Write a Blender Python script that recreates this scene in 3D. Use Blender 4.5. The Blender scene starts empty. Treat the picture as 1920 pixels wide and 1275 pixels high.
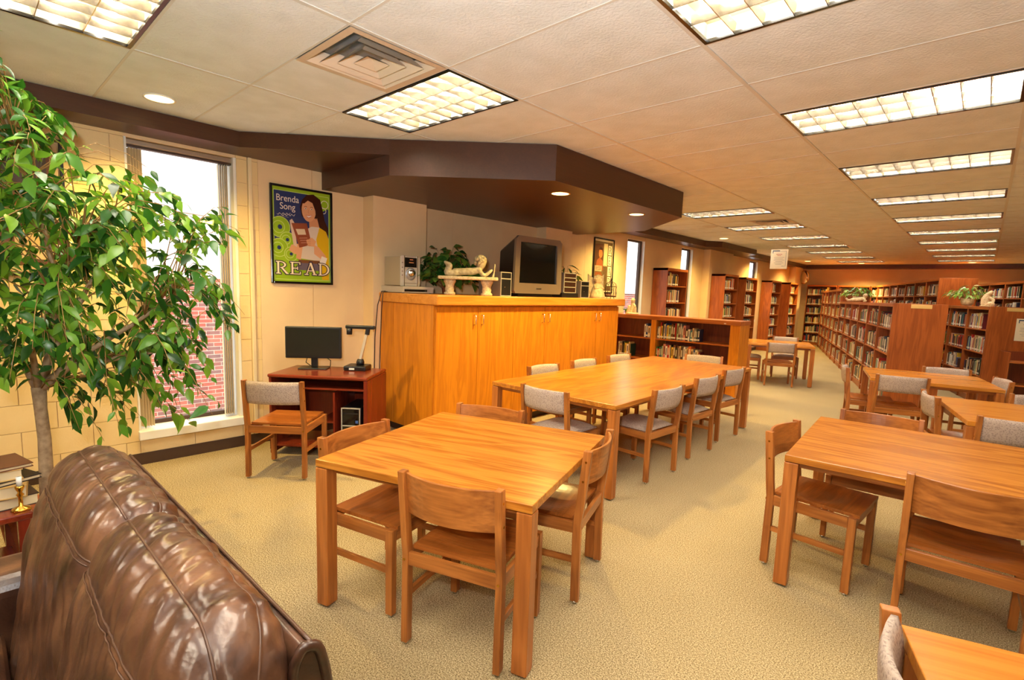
import bpy, math, random
from mathutils import Vector, Matrix, noise
PI = math.pi
S = bpy.context.scene
COL = S.collection
# ------------------------------------------------------------------ camera
HC = 1.565            # eye height
ZC = 2.796            # ceiling
YAW, PITCH, ROLL, FPX, CX, CY = .7334, -.1192, .0356, 959.42, 975.51, 658.88
def cam_axes():
    cy, sy = math.cos(YAW), math.sin(YAW); cp, sp = math.cos(PITCH), math.sin(PITCH)
    f = Vector((-sy*cp, cy*cp, sp)); r = Vector((cy, sy, 0)); u = r.cross(f)
    cr, sr = math.cos(ROLL), math.sin(ROLL)
    return (r*cr+u*sr), (u*cr-r*sr), f
RT, UP, FW = cam_axes()
cd = bpy.data.cameras.new('camera'); cam = bpy.data.objects.new('camera', cd); COL.objects.link(cam)
cd.sensor_width = 36; cd.lens = FPX/1920*36
cd.shift_x = (960-CX)/1920; cd.shift_y = (CY-637.5)/1920
cd.clip_start = .05; cd.clip_end = 200
cam.matrix_world = Matrix(((RT.x, UP.x, -FW.x, 0), (RT.y, UP.y, -FW.y, 0), (RT.z, UP.z, -FW.z, HC), (0, 0, 0, 1)))
S.camera = cam
def project(p):       # used only to rank books and leaves by how large they show
    q = Vector(p)-Vector((0, 0, HC)); d = q.dot(FW)
    if d < .05: return None
    return CX+FPX*q.dot(RT)/d, CY-FPX*q.dot(UP)/d, d
# ------------------------------------------------------------------ world, lights, exposure
W = bpy.data.worlds.new('sky'); S.world = W; W.use_nodes = True
W.node_tree.nodes['Background'].inputs[0].default_value = (.86, .93, 1, 1)
W.node_tree.nodes['Background'].inputs[1].default_value = 4.2
TUBE = 150.0           # fluorescent tubes
TUBE_COL = (1, .93, .80)
SPOT = 230.0           # recessed warm spots, W
FLASH = 115.0
EXPO = 0.0
S.view_settings.view_transform = 'Standard'; S.view_settings.look = 'None'
S.view_settings.exposure = EXPO; S.view_settings.gamma = 1; S.view_settings.use_curve_mapping = False
try:
    S.cycles.max_bounces = 8; S.cycles.diffuse_bounces = 4; S.cycles.glossy_bounces = 4
    S.cycles.sample_clamp_indirect = 6; S.cycles.use_denoising = True
    S.cycles.transparent_max_bounces = 12; S.cycles.caustics_reflective = False; S.cycles.caustics_refractive = False
except Exception: pass
fl = bpy.data.lights.new('camera_flash', 'AREA'); fl.shape = 'DISK'; fl.size = .16; fl.energy = FLASH; fl.color = (1, .97, .93)
flo = bpy.data.objects.new('camera_flash', fl); COL.objects.link(flo)
flo.location = Vector((0, 0, HC))-RT*.14+UP*.2-FW*.02
flo.rotation_euler = (cam.matrix_world.to_3x3() @ Matrix.Rotation(math.radians(52), 3, 'X')).to_euler()
# ------------------------------------------------------------------ helpers
def tag(o, label=None, cat=None, group=None, kind=None):
    if label: o['label'] = label
    if cat: o['category'] = cat
    if group: o['group'] = group
    if kind: o['kind'] = kind
    return o
def thing(name, label, cat, loc=(0, 0, 0), rz=0, group=None):
    o = bpy.data.objects.new(name, None); COL.objects.link(o); o.location = loc; o.rotation_euler = (0, 0, rz)
    o.empty_display_size = .1
    return tag(o, label, cat, group)
class MB:
    def __init__(s): s.v = []; s.f = []; s.m = []; s.c = []; s.cur = 0; s.col = None
    def add(s, vs, fs):
        b = len(s.v); s.v += [tuple(x) for x in vs]
        for f in fs: s.f.append(tuple(i+b for i in f)); s.m.append(s.cur); s.c.append(s.col)
        return s
    def box(s, x0, y0, z0, x1, y1, z1, M=None):
        vs = [(x0, y0, z0), (x1, y0, z0), (x1, y1, z0), (x0, y1, z0), (x0, y0, z1), (x1, y0, z1), (x1, y1, z1), (x0, y1, z1)]
        if M: vs = [M @ Vector(v) for v in vs]
        return s.add(vs, [(3, 2, 1, 0), (4, 5, 6, 7), (0, 1, 5, 4), (1, 2, 6, 5), (2, 3, 7, 6), (3, 0, 4, 7)])
    def cbox(s, c, d, M=None):
        return s.box(c[0]-d[0]/2, c[1]-d[1]/2, c[2]-d[2]/2, c[0]+d[0]/2, c[1]+d[1]/2, c[2]+d[2]/2, M)
    def prism(s, poly, z0, z1):
        n = len(poly); vs = [(x, y, z0) for x, y in poly]+[(x, y, z1) for x, y in poly]
        return s.add(vs, [tuple(range(n-1, -1, -1)), tuple(range(n, 2*n))]+[(i, (i+1) % n, n+(i+1) % n, n+i) for i in range(n)])
    def tube(s, pts, r, n=8, cap=True):
        pts = [Vector(p) for p in pts]; rs = r if isinstance(r, (list, tuple)) else [r]*len(pts)
        b = []; a = None
        for i, p in enumerate(pts):
            t = (pts[min(i+1, len(pts)-1)]-pts[max(i-1, 0)]).normalized()
            if a is None:
                a = t.orthogonal().normalized()
            a = (a-t*a.dot(t)).normalized(); c = t.cross(a)
            b += [p+(a*math.cos(2*PI*k/n)+c*math.sin(2*PI*k/n))*rs[i] for k in range(n)]
        fs = [(i*n+k, i*n+(k+1) % n, (i+1)*n+(k+1) % n, (i+1)*n+k) for i in range(len(pts)-1) for k in range(n)]
        if cap: fs += [tuple(range(n-1, -1, -1)), tuple(range((len(pts)-1)*n, len(pts)*n))]
        return s.add(b, fs)
    def lathe(s, prof, n=24, c=(0, 0, 0), M=None, cap=True):
        vs = [Vector((c[0]+r*math.cos(2*PI*k/n), c[1]+r*math.sin(2*PI*k/n), c[2]+z)) for r, z in prof for k in range(n)]
        if M: vs = [M @ v for v in vs]
        fs = [(i*n+k, i*n+(k+1) % n, (i+1)*n+(k+1) % n, (i+1)*n+k) for i in range(len(prof)-1) for k in range(n)]
        if cap: fs += [tuple(range(n-1, -1, -1)), tuple(range((len(prof)-1)*n, len(prof)*n))]
        return s.add(vs, fs)
    def ball(s, c, r, n=10, m=7, M=None):
        r = r if isinstance(r, (list, tuple)) else (r, r, r)
        vs = [Vector((r[0]*math.sin(PI*i/m)*math.cos(2*PI*k/n), r[1]*math.sin(PI*i/m)*math.sin(2*PI*k/n), r[2]*math.cos(PI*i/m))) for i in range(m+1) for k in range(n)]
        if M: vs = [M @ v for v in vs]
        vs = [v+Vector(c) for v in vs]
        return s.add(vs, [(i*n+k, (i+1)*n+k, (i+1)*n+(k+1) % n, i*n+(k+1) % n) for i in range(m) for k in range(n)])
    def grid(s, P):
        nr, nc = len(P), len(P[0])
        return s.add([p for row in P for p in row], [(i*nc+j, i*nc+j+1, (i+1)*nc+j+1, (i+1)*nc+j) for i in range(nr-1) for j in range(nc-1)])
    def sheet(s, P, off):   # a grid with thickness: off is a vector or a function of the point
        nr, nc = len(P), len(P[0]); A = [Vector(p) for row in P for p in row]
        B = [p+(off(p) if callable(off) else Vector(off)) for p in A]; n = len(A)
        fs = [(i*nc+j, i*nc+j+1, (i+1)*nc+j+1, (i+1)*nc+j) for i in range(nr-1) for j in range(nc-1)]
        fs += [tuple(n+q for q in reversed(f)) for f in fs[:]]
        for i in range(nr-1):
            a, b = i*nc, (i+1)*nc; fs.append((b, n+b, n+a, a)) ; a, b = i*nc+nc-1, (i+1)*nc+nc-1; fs.append((a, n+a, n+b, b))
        for j in range(nc-1):
            fs.append((j, n+j, n+j+1, j+1)); a = (nr-1)*nc+j; fs.append((a+1, n+a+1, n+a, a))
        return s.add(A+B, fs)
    def mesh(s, name, mats, smooth=False):
        me = bpy.data.meshes.new(name); me.from_pydata(s.v, [], s.f)
        for m in (mats if isinstance(mats, (list, tuple)) else [mats]): me.materials.append(m)
        if any(s.m): me.polygons.foreach_set('material_index', s.m)
        if any(c is not None for c in s.c):
            at = me.color_attributes.new('col', 'FLOAT_COLOR', 'CORNER'); d = []
            for f, c in zip(s.f, s.c): d += list((c or (1, 1, 1))+(1,))*len(f)
            at.data.foreach_set('color', d)
        if smooth: me.polygons.foreach_set('use_smooth', [True]*len(s.f))
        me.update(); return me
    def build(s, name, mats, parent=None, smooth=False, bevel=0, seg=2, sub=0, loc=None, rot=None, auto=None):
        o = bpy.data.objects.new(name, s.mesh(name, mats, smooth)); COL.objects.link(o)
        if parent: o.parent = parent
        if loc: o.location = loc
        if rot: o.rotation_euler = rot
        if bevel:
            b = o.modifiers.new('bevel', 'BEVEL'); b.width = bevel; b.segments = seg; b.limit_method = 'ANGLE'; b.angle_limit = math.radians(40)
        if sub:
            b = o.modifiers.new('sub', 'SUBSURF'); b.levels = b.render_levels = sub
        return o
def box(name, x0, y0, z0, x1, y1, z1, mat, parent=None, bevel=0): return MB().box(x0, y0, z0, x1, y1, z1).build(name, mat, parent, bevel=bevel)
def dup(root, loc=None, rz=None, label=None, group=None):
    r = root.copy(); COL.objects.link(r)
    if loc is not None: r.location = loc
    if rz is not None: r.rotation_euler = (0, 0, rz)
    if label: r['label'] = label
    if group: r['group'] = group
    for ch in list(root.children):
        c = ch.copy(); COL.objects.link(c); c.parent = r
        for g in list(ch.children):
            d = g.copy(); COL.objects.link(d); d.parent = c
    return r
# ------------------------------------------------------------------ materials
def lin(r, g, b):
    f = lambda c: (c/255/12.92 if c/255 <= .04045 else ((c/255+.055)/1.055)**2.4)
    return (f(r), f(g), f(b))
MATS = {}
def mat(name, col=(.5, .5, .5), rough=.5, metal=0, emit=None, es=0, spec=.5):
    m = bpy.data.materials.new(name); m.use_nodes = True; n = m.node_tree.nodes['Principled BSDF']
    n.inputs['Base Color'].default_value = (*col, 1); n.inputs['Roughness'].default_value = rough; n.inputs['Metallic'].default_value = metal
    n.inputs['Specular IOR Level'].default_value = spec
    if emit: n.inputs['Emission Color'].default_value = (*emit, 1); n.inputs['Emission Strength'].default_value = es
    m.use_nodes = True; MATS[name] = m; return m
def N(m, t, **kw):
    n = m.node_tree.nodes.new(t)
    for k, v in kw.items():
        if k in n.inputs: n.inputs[k].default_value = v
        else: setattr(n, k, v)
    return n
def L(m, a, b): m.node_tree.links.new(a, b)
def P_(m): return m.node_tree.nodes['Principled BSDF']
def coords(m, scale=(1, 1, 1), rnd=True, src='Object', rot=(0, 0, 0)):
    tc = N(m, 'ShaderNodeTexCoord'); mp = N(m, 'ShaderNodeMapping'); mp.inputs['Scale'].default_value = scale; mp.inputs['Rotation'].default_value = rot
    if rnd:
        oi = N(m, 'ShaderNodeObjectInfo'); mu = N(m, 'ShaderNodeVectorMath', operation='SCALE'); mu.inputs[0].default_value = (7.3, 5.1, 3.7)
        L(m, oi.outputs['Random'], mu.inputs['Scale']); ad = N(m, 'ShaderNodeVectorMath', operation='ADD')
        L(m, tc.outputs[src], ad.inputs[0]); L(m, mu.outputs[0], ad.inputs[1]); L(m, ad.outputs[0], mp.inputs[0])
    else: L(m, tc.outputs[src], mp.inputs[0])
    return mp.outputs[0]
def ramp(m, fac, stops):
    r = N(m, 'ShaderNodeValToRGB'); e = r.color_ramp.elements
    while len(e) < len(stops): e.new(.5)
    for i, (p, c) in enumerate(stops): e[i].position = p; e[i].color = (*c, 1)
    L(m, fac, r.inputs[0]); return r.outputs[0]
def bump(m, fac, s=.2, d=.01):
    b = N(m, 'ShaderNodeBump'); b.inputs['Strength'].default_value = s; b.inputs['Distance'].default_value = d
    L(m, fac, b.inputs['Height']); L(m, b.outputs[0], P_(m).inputs['Normal'])
def wood(name, light, dark, axis='x', rough=.33, fine=1, amp=.55):
    m = mat(name, light, rough, spec=.45)
    sc = {'x': (1.1, 9, 9), 'y': (9, 1.1, 9), 'z': (9, 9, 1.1)}[axis]
    v = coords(m, sc); sc2 = {'x': (3, 90, 90), 'y': (90, 3, 90), 'z': (90, 90, 3)}[axis]
    n1 = N(m, 'ShaderNodeTexNoise', Scale=1.0, Detail=3, Roughness=.5, Distortion=.6); L(m, v, n1.inputs['Vector'])
    mu = N(m, 'ShaderNodeMath', operation='MULTIPLY'); mu.inputs[1].default_value = 26*fine; L(m, n1.outputs[0], mu.inputs[0])
    si = N(m, 'ShaderNodeMath', operation='SINE'); L(m, mu.outputs[0], si.inputs[0])
    n2 = N(m, 'ShaderNodeTexNoise', Scale=1.0, Detail=2); L(m, coords(m, sc2), n2.inputs['Vector'])
    a = N(m, 'ShaderNodeMath', operation='MULTIPLY_ADD'); a.inputs[1].default_value = .22*amp; a.inputs[2].default_value = .5; L(m, si.outputs[0], a.inputs[0])
    b = N(m, 'ShaderNodeMath', operation='MULTIPLY_ADD'); b.inputs[1].default_value = .5; L(m, n2.outputs[0], b.inputs[0])
    c = N(m, 'ShaderNodeMath', operation='SUBTRACT'); c.inputs[1].default_value = .25; L(m, a.outputs[0], c.inputs[0]); L(m, c.outputs[0], b.inputs[2])
    col = ramp(m, b.outputs[0], [(.2, dark), (.5, tuple((p+q)/2 for p, q in zip(light, dark))), (.78, light)])
    L(m, col, P_(m).inputs['Base Color']); return m
OAKL, OAKD = lin(214, 138, 48), lin(142, 74, 18)
oak_x = wood('oak grain across', OAKL, OAKD, 'x', .26); oak_y = wood('oak grain along', OAKL, OAKD, 'y', .28)
oakp_x = wood('oak plain top', lin(216, 142, 52), lin(176, 100, 28), 'x', .22, .6)
CHL, CHD = lin(194, 120, 54), lin(122, 64, 22)
ch_x = wood('chair oak x', CHL, CHD, 'x', .3); ch_y = wood('chair oak y', CHL, CHD, 'y', .3); ch_z = wood('chair oak z', CHL, CHD, 'z', .33)
lg_z = wood('table leg oak', lin(196, 118, 52), lin(140, 76, 28), 'z', .3)
cab_z = wood('cabinet oak', lin(226, 142, 32), lin(188, 106, 20), 'z', .3, 1)
cab_x = wood('cabinet top oak', lin(228, 152, 58), lin(196, 116, 36), 'y', .25, .6)
cas_x = wood('bookcase oak x', lin(190, 108, 44), lin(146, 74, 26), 'x', .35); cas_z = wood('bookcase oak z', lin(182, 98, 42), lin(132, 64, 24), 'z', .35)
casd_z = wood('bookcase back', lin(140, 66, 30), lin(104, 44, 18), 'z', .45)
cherry_x = wood('cherry desk', lin(138, 54, 28), lin(92, 30, 16), 'x', .2, .5); cherry_z = wood('cherry side', lin(132, 46, 24), lin(92, 28, 14), 'z', .25, .5)
soffit_m = wood('stained soffit', lin(82, 48, 28), lin(62, 34, 19), 'y', .38, .4, .4)
def noisy(name, c1, c2, scale=8, rough=.6, bs=0, bd=.003, detail=4, bscale=None, metal=0, lo=.35, hi=.65, rnd=False, spec=.5):
    m = mat(name, c1, rough, metal, spec=spec); v = coords(m, (1, 1, 1), rnd)
    n = N(m, 'ShaderNodeTexNoise', Scale=scale, Detail=detail); L(m, v, n.inputs['Vector'])
    L(m, ramp(m, n.outputs[0], [(lo, c2), (hi, c1)]), P_(m).inputs['Base Color'])
    if bs:
        if bscale: n = N(m, 'ShaderNodeTexNoise', Scale=bscale, Detail=3); L(m, v, n.inputs['Vector'])
        bump(m, n.outputs[0], bs, bd)
    return m
carpet = mat('carpet', (.4, .3, .15), .95, spec=.1)
v = coords(carpet, (1, 1, 1), False); n1 = N(carpet, 'ShaderNodeTexNoise', Scale=170, Detail=2); L(carpet, v, n1.inputs['Vector'])
n2 = N(carpet, 'ShaderNodeTexNoise', Scale=1.3, Detail=3); L(carpet, v, n2.inputs['Vector'])
c1 = ramp(carpet, n1.outputs[0], [(.3, lin(104, 86, 58)), (.48, lin(166, 144, 104)), (.66, lin(214, 194, 152))])
mx = N(carpet, 'ShaderNodeMixRGB', blend_type='MULTIPLY'); mx.inputs[0].default_value = 1; L(carpet, c1, mx.inputs[1])
L(carpet, ramp(carpet, n2.outputs[0], [(.3, (.88, .88, .86)), (.7, (1, 1, 1))]), mx.inputs[2]); L(carpet, mx.outputs[0], P_(carpet).inputs['Base Color'])
bump(carpet, n1.outputs[0], .15, .002)
wall_m = noisy('painted wall', lin(240, 210, 164), lin(234, 202, 156), 3, .55, .15, .002, bscale=60)
block_m = noisy('painted block', lin(240, 212, 156), lin(234, 204, 146), 4, .5, .35, .003, bscale=90)
tile_m = noisy('ceiling tile', lin(222, 228, 230), lin(212, 218, 218), 5, .9, .8, .004, bscale=75, rnd=True)
grid_m = mat('ceiling grid', lin(206, 204, 196), .6)
base_m = mat('brown cove base', lin(70, 48, 36), .5)
black = mat('black plastic', lin(22, 22, 24), .35); blackg = mat('black gloss', lin(12, 13, 14), .08); dark = mat('dark void', lin(14, 12, 12), .7)
white_m = mat('white paint', lin(244, 240, 230), .4); cream = mat('cream', lin(236, 214, 170), .5)
silver = mat('silver plastic', lin(196, 190, 178), .35, .35); chrome = mat('chrome', lin(220, 218, 210), .2, 1); greym = mat('grey plastic', lin(120, 108, 98), .4)
frame_m = mat('black frame', lin(14, 12, 12), .15); alum = mat('aluminium', lin(190, 176, 160), .35, .7)
brass = mat('brass', lin(220, 170, 70), .25, 1)
# fabric
def fabric(name, a, b, sc=70):
    m = mat(name, a, .9, spec=.15); v = coords(m, (sc, sc, sc*1.0), False)
    w1 = N(m, 'ShaderNodeTexVoronoi', Scale=1.0); L(m, v, w1.inputs['Vector'])
    n = N(m, 'ShaderNodeTexNoise', Scale=2.5, Detail=2); L(m, v, n.inputs['Vector'])
    a_ = N(m, 'ShaderNodeMath', operation='ADD'); L(m, w1.outputs['Distance'], a_.inputs[0]); L(m, n.outputs[0], a_.inputs[1])
    L(m, ramp(m, a_.outputs[0], [(.65, b), (1.05, a)]), P_(m).inputs['Base Color']); bump(m, a_.outputs[0], .4, .003); return m
fab = fabric('mauve grey woven fabric', lin(186, 166, 150), lin(150, 130, 120), 95)
# leather
leather = mat('brown leather', lin(90, 50, 30), .3, spec=.6)
v = coords(leather, (1, 1, 1), False); n1 = N(leather, 'ShaderNodeTexNoise', Scale=5, Detail=5, Distortion=1.2); L(leather, v, n1.inputs['Vector'])
L(leather, ramp(leather, n1.outputs[0], [(.3, lin(42, 25, 18)), (.5, lin(84, 54, 38)), (.7, lin(128, 88, 60))]), P_(leather).inputs['Base Color'])
n2 = N(leather, 'ShaderNodeTexVoronoi', Scale=140); L(leather, v, n2.inputs['Vector']); bump(leather, n2.outputs[0], .12, .002)
leather_d = mat('leather seam', lin(84, 54, 36), .4)
# glass
glass = bpy.data.materials.new('window glass'); glass.use_nodes = True; nt = glass.node_tree; nt.nodes.clear()
o_ = nt.nodes.new('ShaderNodeOutputMaterial'); mxs = nt.nodes.new('ShaderNodeMixShader'); t_ = nt.nodes.new('ShaderNodeBsdfTransparent'); g_ = nt.nodes.new('ShaderNodeBsdfGlossy')
g_.inputs['Roughness'].default_value = .02; fr = nt.nodes.new('ShaderNodeLayerWeight'); pw = nt.nodes.new('ShaderNodeMath'); pw.operation = 'POWER'; pw.inputs[1].default_value = 5
ma = nt.nodes.new('ShaderNodeMath'); ma.operation = 'MULTIPLY_ADD'; ma.inputs[1].default_value = .9; ma.inputs[2].default_value = .04; fr.inputs[0].default_value = .5
nt.links.new(fr.outputs['Facing'], pw.inputs[0]); nt.links.new(pw.outputs[0], ma.inputs[0])
nt.links.new(ma.outputs[0], mxs.inputs[0]); nt.links.new(t_.outputs[0], mxs.inputs[1]); nt.links.new(g_.outputs[0], mxs.inputs[2]); nt.links.new(mxs.outputs[0], o_.inputs[0])
# leaf
def leafmat(name, a, b, c):
    m = mat(name, a, .32, spec=.5); oi = N(m, 'ShaderNodeObjectInfo'); g = N(m, 'ShaderNodeNewGeometry')
    ad = N(m, 'ShaderNodeMath', operation='ADD'); L(m, oi.outputs['Random'], ad.inputs[0]); L(m, g.outputs['Random Per Island'], ad.inputs[1])
    fr_ = N(m, 'ShaderNodeMath', operation='FRACT'); L(m, ad.outputs[0], fr_.inputs[0])
    col = ramp(m, fr_.outputs[0], [(0, a), (.5, b), (1, c)]); L(m, col, P_(m).inputs['Base Color'])
    tr = N(m, 'ShaderNodeBsdfTranslucent'); L(m, col, tr.inputs[0]); mxx = N(m, 'ShaderNodeMixShader'); mxx.inputs[0].default_value = .3
    L(m, P_(m).outputs[0], mxx.inputs[1]); L(m, tr.outputs[0], mxx.inputs[2]); L(m, mxx.outputs[0], m.node_tree.nodes['Material Output'].inputs[0]); return m
leaf_m = leafmat('fig leaf', lin(20, 62, 18), lin(58, 116, 28), lin(134, 178, 50))
ivy_m = leafmat('ivy leaf', lin(26, 72, 26), lin(52, 104, 36), lin(120, 150, 60))
ivyv_m = leafmat('pale fern leaf', lin(70, 120, 40), lin(110, 160, 50), lin(180, 200, 90))
bark = noisy('pale bark', lin(176, 150, 116), lin(140, 114, 84), 30, .8, .4, .003)
twig_m = mat('twig', lin(150, 112, 60), .7)
stone = noisy('carved stone', lin(206, 190, 150), lin(170, 150, 112), 60, .8, .5, .003)
plaster = noisy('cream plaster', lin(238, 220, 176), lin(214, 190, 140), 40, .7, .4, .003)
terra = noisy('terracotta', lin(176, 96, 50), lin(150, 76, 40), 20, .8)
brick_m = mat('brick', lin(160, 80, 64), .85)
_v = N(brick_m, 'ShaderNodeAttribute', attribute_name='col'); oi = N(brick_m, 'ShaderNodeObjectInfo')
geo = N(brick_m, 'ShaderNodeNewGeometry'); ad = N(brick_m, 'ShaderNodeMath', operation='ADD'); L(brick_m, oi.outputs['Random'], ad.inputs[0]); L(brick_m, geo.outputs['Random Per Island'], ad.inputs[1])
fr2 = N(brick_m, 'ShaderNodeMath', operation='FRACT'); L(brick_m, ad.outputs[0], fr2.inputs[0])
L(brick_m, ramp(brick_m, fr2.outputs[0], [(0, lin(176, 92, 76)), (.45, lin(190, 108, 88)), (.62, lin(134, 98, 94)), (1, lin(162, 90, 76))]), P_(brick_m).inputs['Base Color'])
mortar = mat('mortar', lin(236, 222, 206), .9)
book_m = mat('book cloth', (.5, .5, .5), .5); at = N(book_m, 'ShaderNodeAttribute', attribute_name='col'); L(book_m, at.outputs['Color'], P_(book_m).inputs['Base Color'])
print_m = mat('printed paper', (.5, .5, .5), .25); at = N(print_m, 'ShaderNodeAttribute', attribute_name='col'); L(print_m, at.outputs['Color'], P_(print_m).inputs['Base Color'])
tube_e = mat('fluorescent tube', (1, 1, 1), .5, emit=TUBE_COL, es=TUBE)
pan_m = mat('light reflector', lin(150, 138, 112), .4); louv = mat('louver', lin(170, 160, 140), .22, .8)
spot_e = mat('warm lamp', (1, 1, 1), .5, emit=(1, .66, .26), es=6)
# ------------------------------------------------------------------ setting
XL, XR, YB, YF = -5.1, 6.1, -4.0, 20.75
def struct(o): o['kind'] = 'structure'; return o
fl_ = struct(box('floor', XL-.3, YB-.2, -.1, XR+.2, YF+.2, 0, carpet))
ce = struct(box('ceiling', XL-.2, YB-.1, ZC+.10, XR+.1, YF+.1, ZC+.16, dark))
AX = lambda a: -2.391+1.2192*a
KY = lambda k: 3.1845+.6096*k
lights = [(-1, k) for k in (-5, -2, 7, 10, 13, 16, 19, 22, 25)]+[(1, k) for k in (-8, -5, -2, 1, 4, 7, 10, 13, 16, 19, 22, 25)]+[(3, k) for k in (-5, 1, 7, 13, 19, 25)]+[(-1, -8)]  # rightmost row and lights behind the camera are unseen, added to light the room
vents = [(-.5, -3), (-.5, 9), (-.5, 17), (-.5, 23)]
lset = set(lights); tile_mesh = {}
for a in range(-3, 7):
    for k in range(-12, 29):
        if (a, k) in lset: continue
        x0, x1 = AX(a), AX(a+1); y0, y1 = KY(k), KY(k+1)
        if x1 < XL or y0 > YF: continue
        x0 = max(x0, XL)
        if (a+.5, k) in vents: x1 = AX(a+.5)
        if (a, k) in vents: continue
        w, d = round(x1-x0-.012, 3), .5976
        if (w, d) not in tile_mesh: tile_mesh[(w, d)] = MB().box(0, 0, 0, w, d, .018).mesh('ceiling_tile', tile_m)
        if x0 > 2.6 and (k % 1 == 0) and a > 4: pass
        o = bpy.data.objects.new('ceiling_tile', tile_mesh[(w, d)]); COL.objects.link(o); o.parent = ce
        o.location = (x0+.006, y0+.006, ZC+.004)
bars = MB()
for a in range(-3, 8): bars.box(AX(a)-.012, YB, ZC, AX(a)+.012, YF, ZC+.012)
for k in range(-11, 30):
    y = KY(k)
    if y > YF: continue
    xs = [XL]+[AX(a) for a in range(-2, 8)]
    bars.box(XL, y-.007, ZC+.001, XR, y+.007, ZC+.012)
bars.build('grid_bars', grid_m, ce)['kind'] = 'stuff'
# left wall with windows
WIN = [(.97, 1.77, .29, 2.645), (8.55, 9.22, .95, 2.6), (10.85, 11.45, .95, 2.62), (15.25, 15.95, .95, 2.62)]
wl = MB(); y = YB
BLK0 = .975
for (a, b, z0, z1) in WIN:
    TW = .3 if a < 2 else .11; wl.box(XL-.3 if a < 2 else XL-.11, y, 0, XL-.012, a, ZC+.1); wl.box(XL-TW, a, 0, XL-.012, b, z0-.005); wl.box(XL-TW, a, z1, XL-.012, b, ZC+.1); y = b
wl.box(XL-.11, y, 0, XL-.012, YF, ZC+.1)
wall_left = struct(wl.build('wall_left', wall_m))
box('smooth_panel', XL-.02, 1.96, 0, XL, 2.47, ZC, wall_m, wall_left); box('smooth_panel', XL-.02, 2.474, 0, XL, 3.04, ZC, wall_m, wall_left)
for a, b in [(3.04, 4.3), (4.304, 5.93), (5.93, 7.2), (7.204, 8.55), (9.22, 10.85), (11.45, 15.25), (15.95, YF)]: box('smooth_panel', XL-.02, a, 0, XL, b, ZC, wall_m, wall_left)
# painted blocks left of the first window and beside it
random.seed(3); bm_ = {}
def block(y0, y1, z0, z1):
    key = (round(y1-y0, 3), round(z1-z0, 3))
    if key not in bm_:
        w, h = key; bm_[key] = MB().box(0, .002, .002, .018, w-.002, h-.002).mesh('block', block_m)
    o = bpy.data.objects.new('block', bm_[key]); COL.objects.link(o); o.parent = wall_left; o.location = (XL-.018, y0, z0)
for i in range(14):
    z0, z1 = .2032*i, min(.2032*(i+1), ZC)
    y = YB+(.2032 if i % 2 else 0)
    if i % 2: block(YB, YB+.2032, z0, z1)
    while y < .96:
        y2 = min(y+.4064, .97); block(y, y2, z0, z1); y = y2
    if z0 < .2: block(.97, 1.37, z0, z1); block(1.37, 1.77, z0, z1)
    block(1.77, 1.865, z0, z1); block(1.905, 1.96, z0, z1)
box('conduit_cover', XL-.018, 1.868, .1, XL+.022, 1.902, 2.67, cream, wall_left, .006)
# pilasters
for a, b, x in [(3.04, 3.74, -4.9), (5.93, 6.57, -4.91), (12.03, 13.5, -4.93), (19.2, 20.1, -4.9)]:
    struct(box('trim_pilaster', XL, a, 0, x, b, ZC, wall_m, None, .004))
struct(box('wall_back', XL-.3, YB-.15, 0, XR+.1, YB, ZC+.1, wall_m)); struct(box('wall_front', XL-.3, YF, 0, XR+.1, YF+.15, ZC+.1, wall_m))
struct(box('wall_right', XR, YB, 0, XR+.15, YF, ZC+.1, wall_m))
struct(MB().box(XL, YB, 0, XL+.008, 3.04, .1).box(XL, 6.6, 0, XL+.008, 12.03, .1).box(XL, 13.5, 0, XL+.008, 19.2, .1).build('baseboard_left', base_m, None, bevel=.002))
struct(box('baseboard_front', XL, YF-.008, 0, XR, YF, .1, base_m))
# soffits
ZS1, ZS2 = 2.67, 2.5
s1 = MB()
s1.prism([(XL, YB), (-4.77, YB), (-4.77, 1.69), (-3.90, 2.575), (XL, 2.575)], ZS1, ZC)
s1.prism([(XL, 6.95), (-3.87, 6.95), (-4.77, 7.85), (-4.77, 11.35), (-4.5, 11.6), (-4.5, 13.9), (-4.82, 14.2), (-4.82, 20.2), (XR, 20.2), (XR, YF), (XL, YF)], ZS1, ZC)
struct(s1.build('trim_soffit', soffit_m, None))
s2 = MB(); s2.prism([(XL, 2.575), (-3.90, 2.575), (-2.83, 3.51), (-2.83, 5.96), (-3.87, 6.95), (XL, 6.95)], ZS2, ZC)
struct(s2.build('trim_soffit_low', soffit_m, None))
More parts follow.
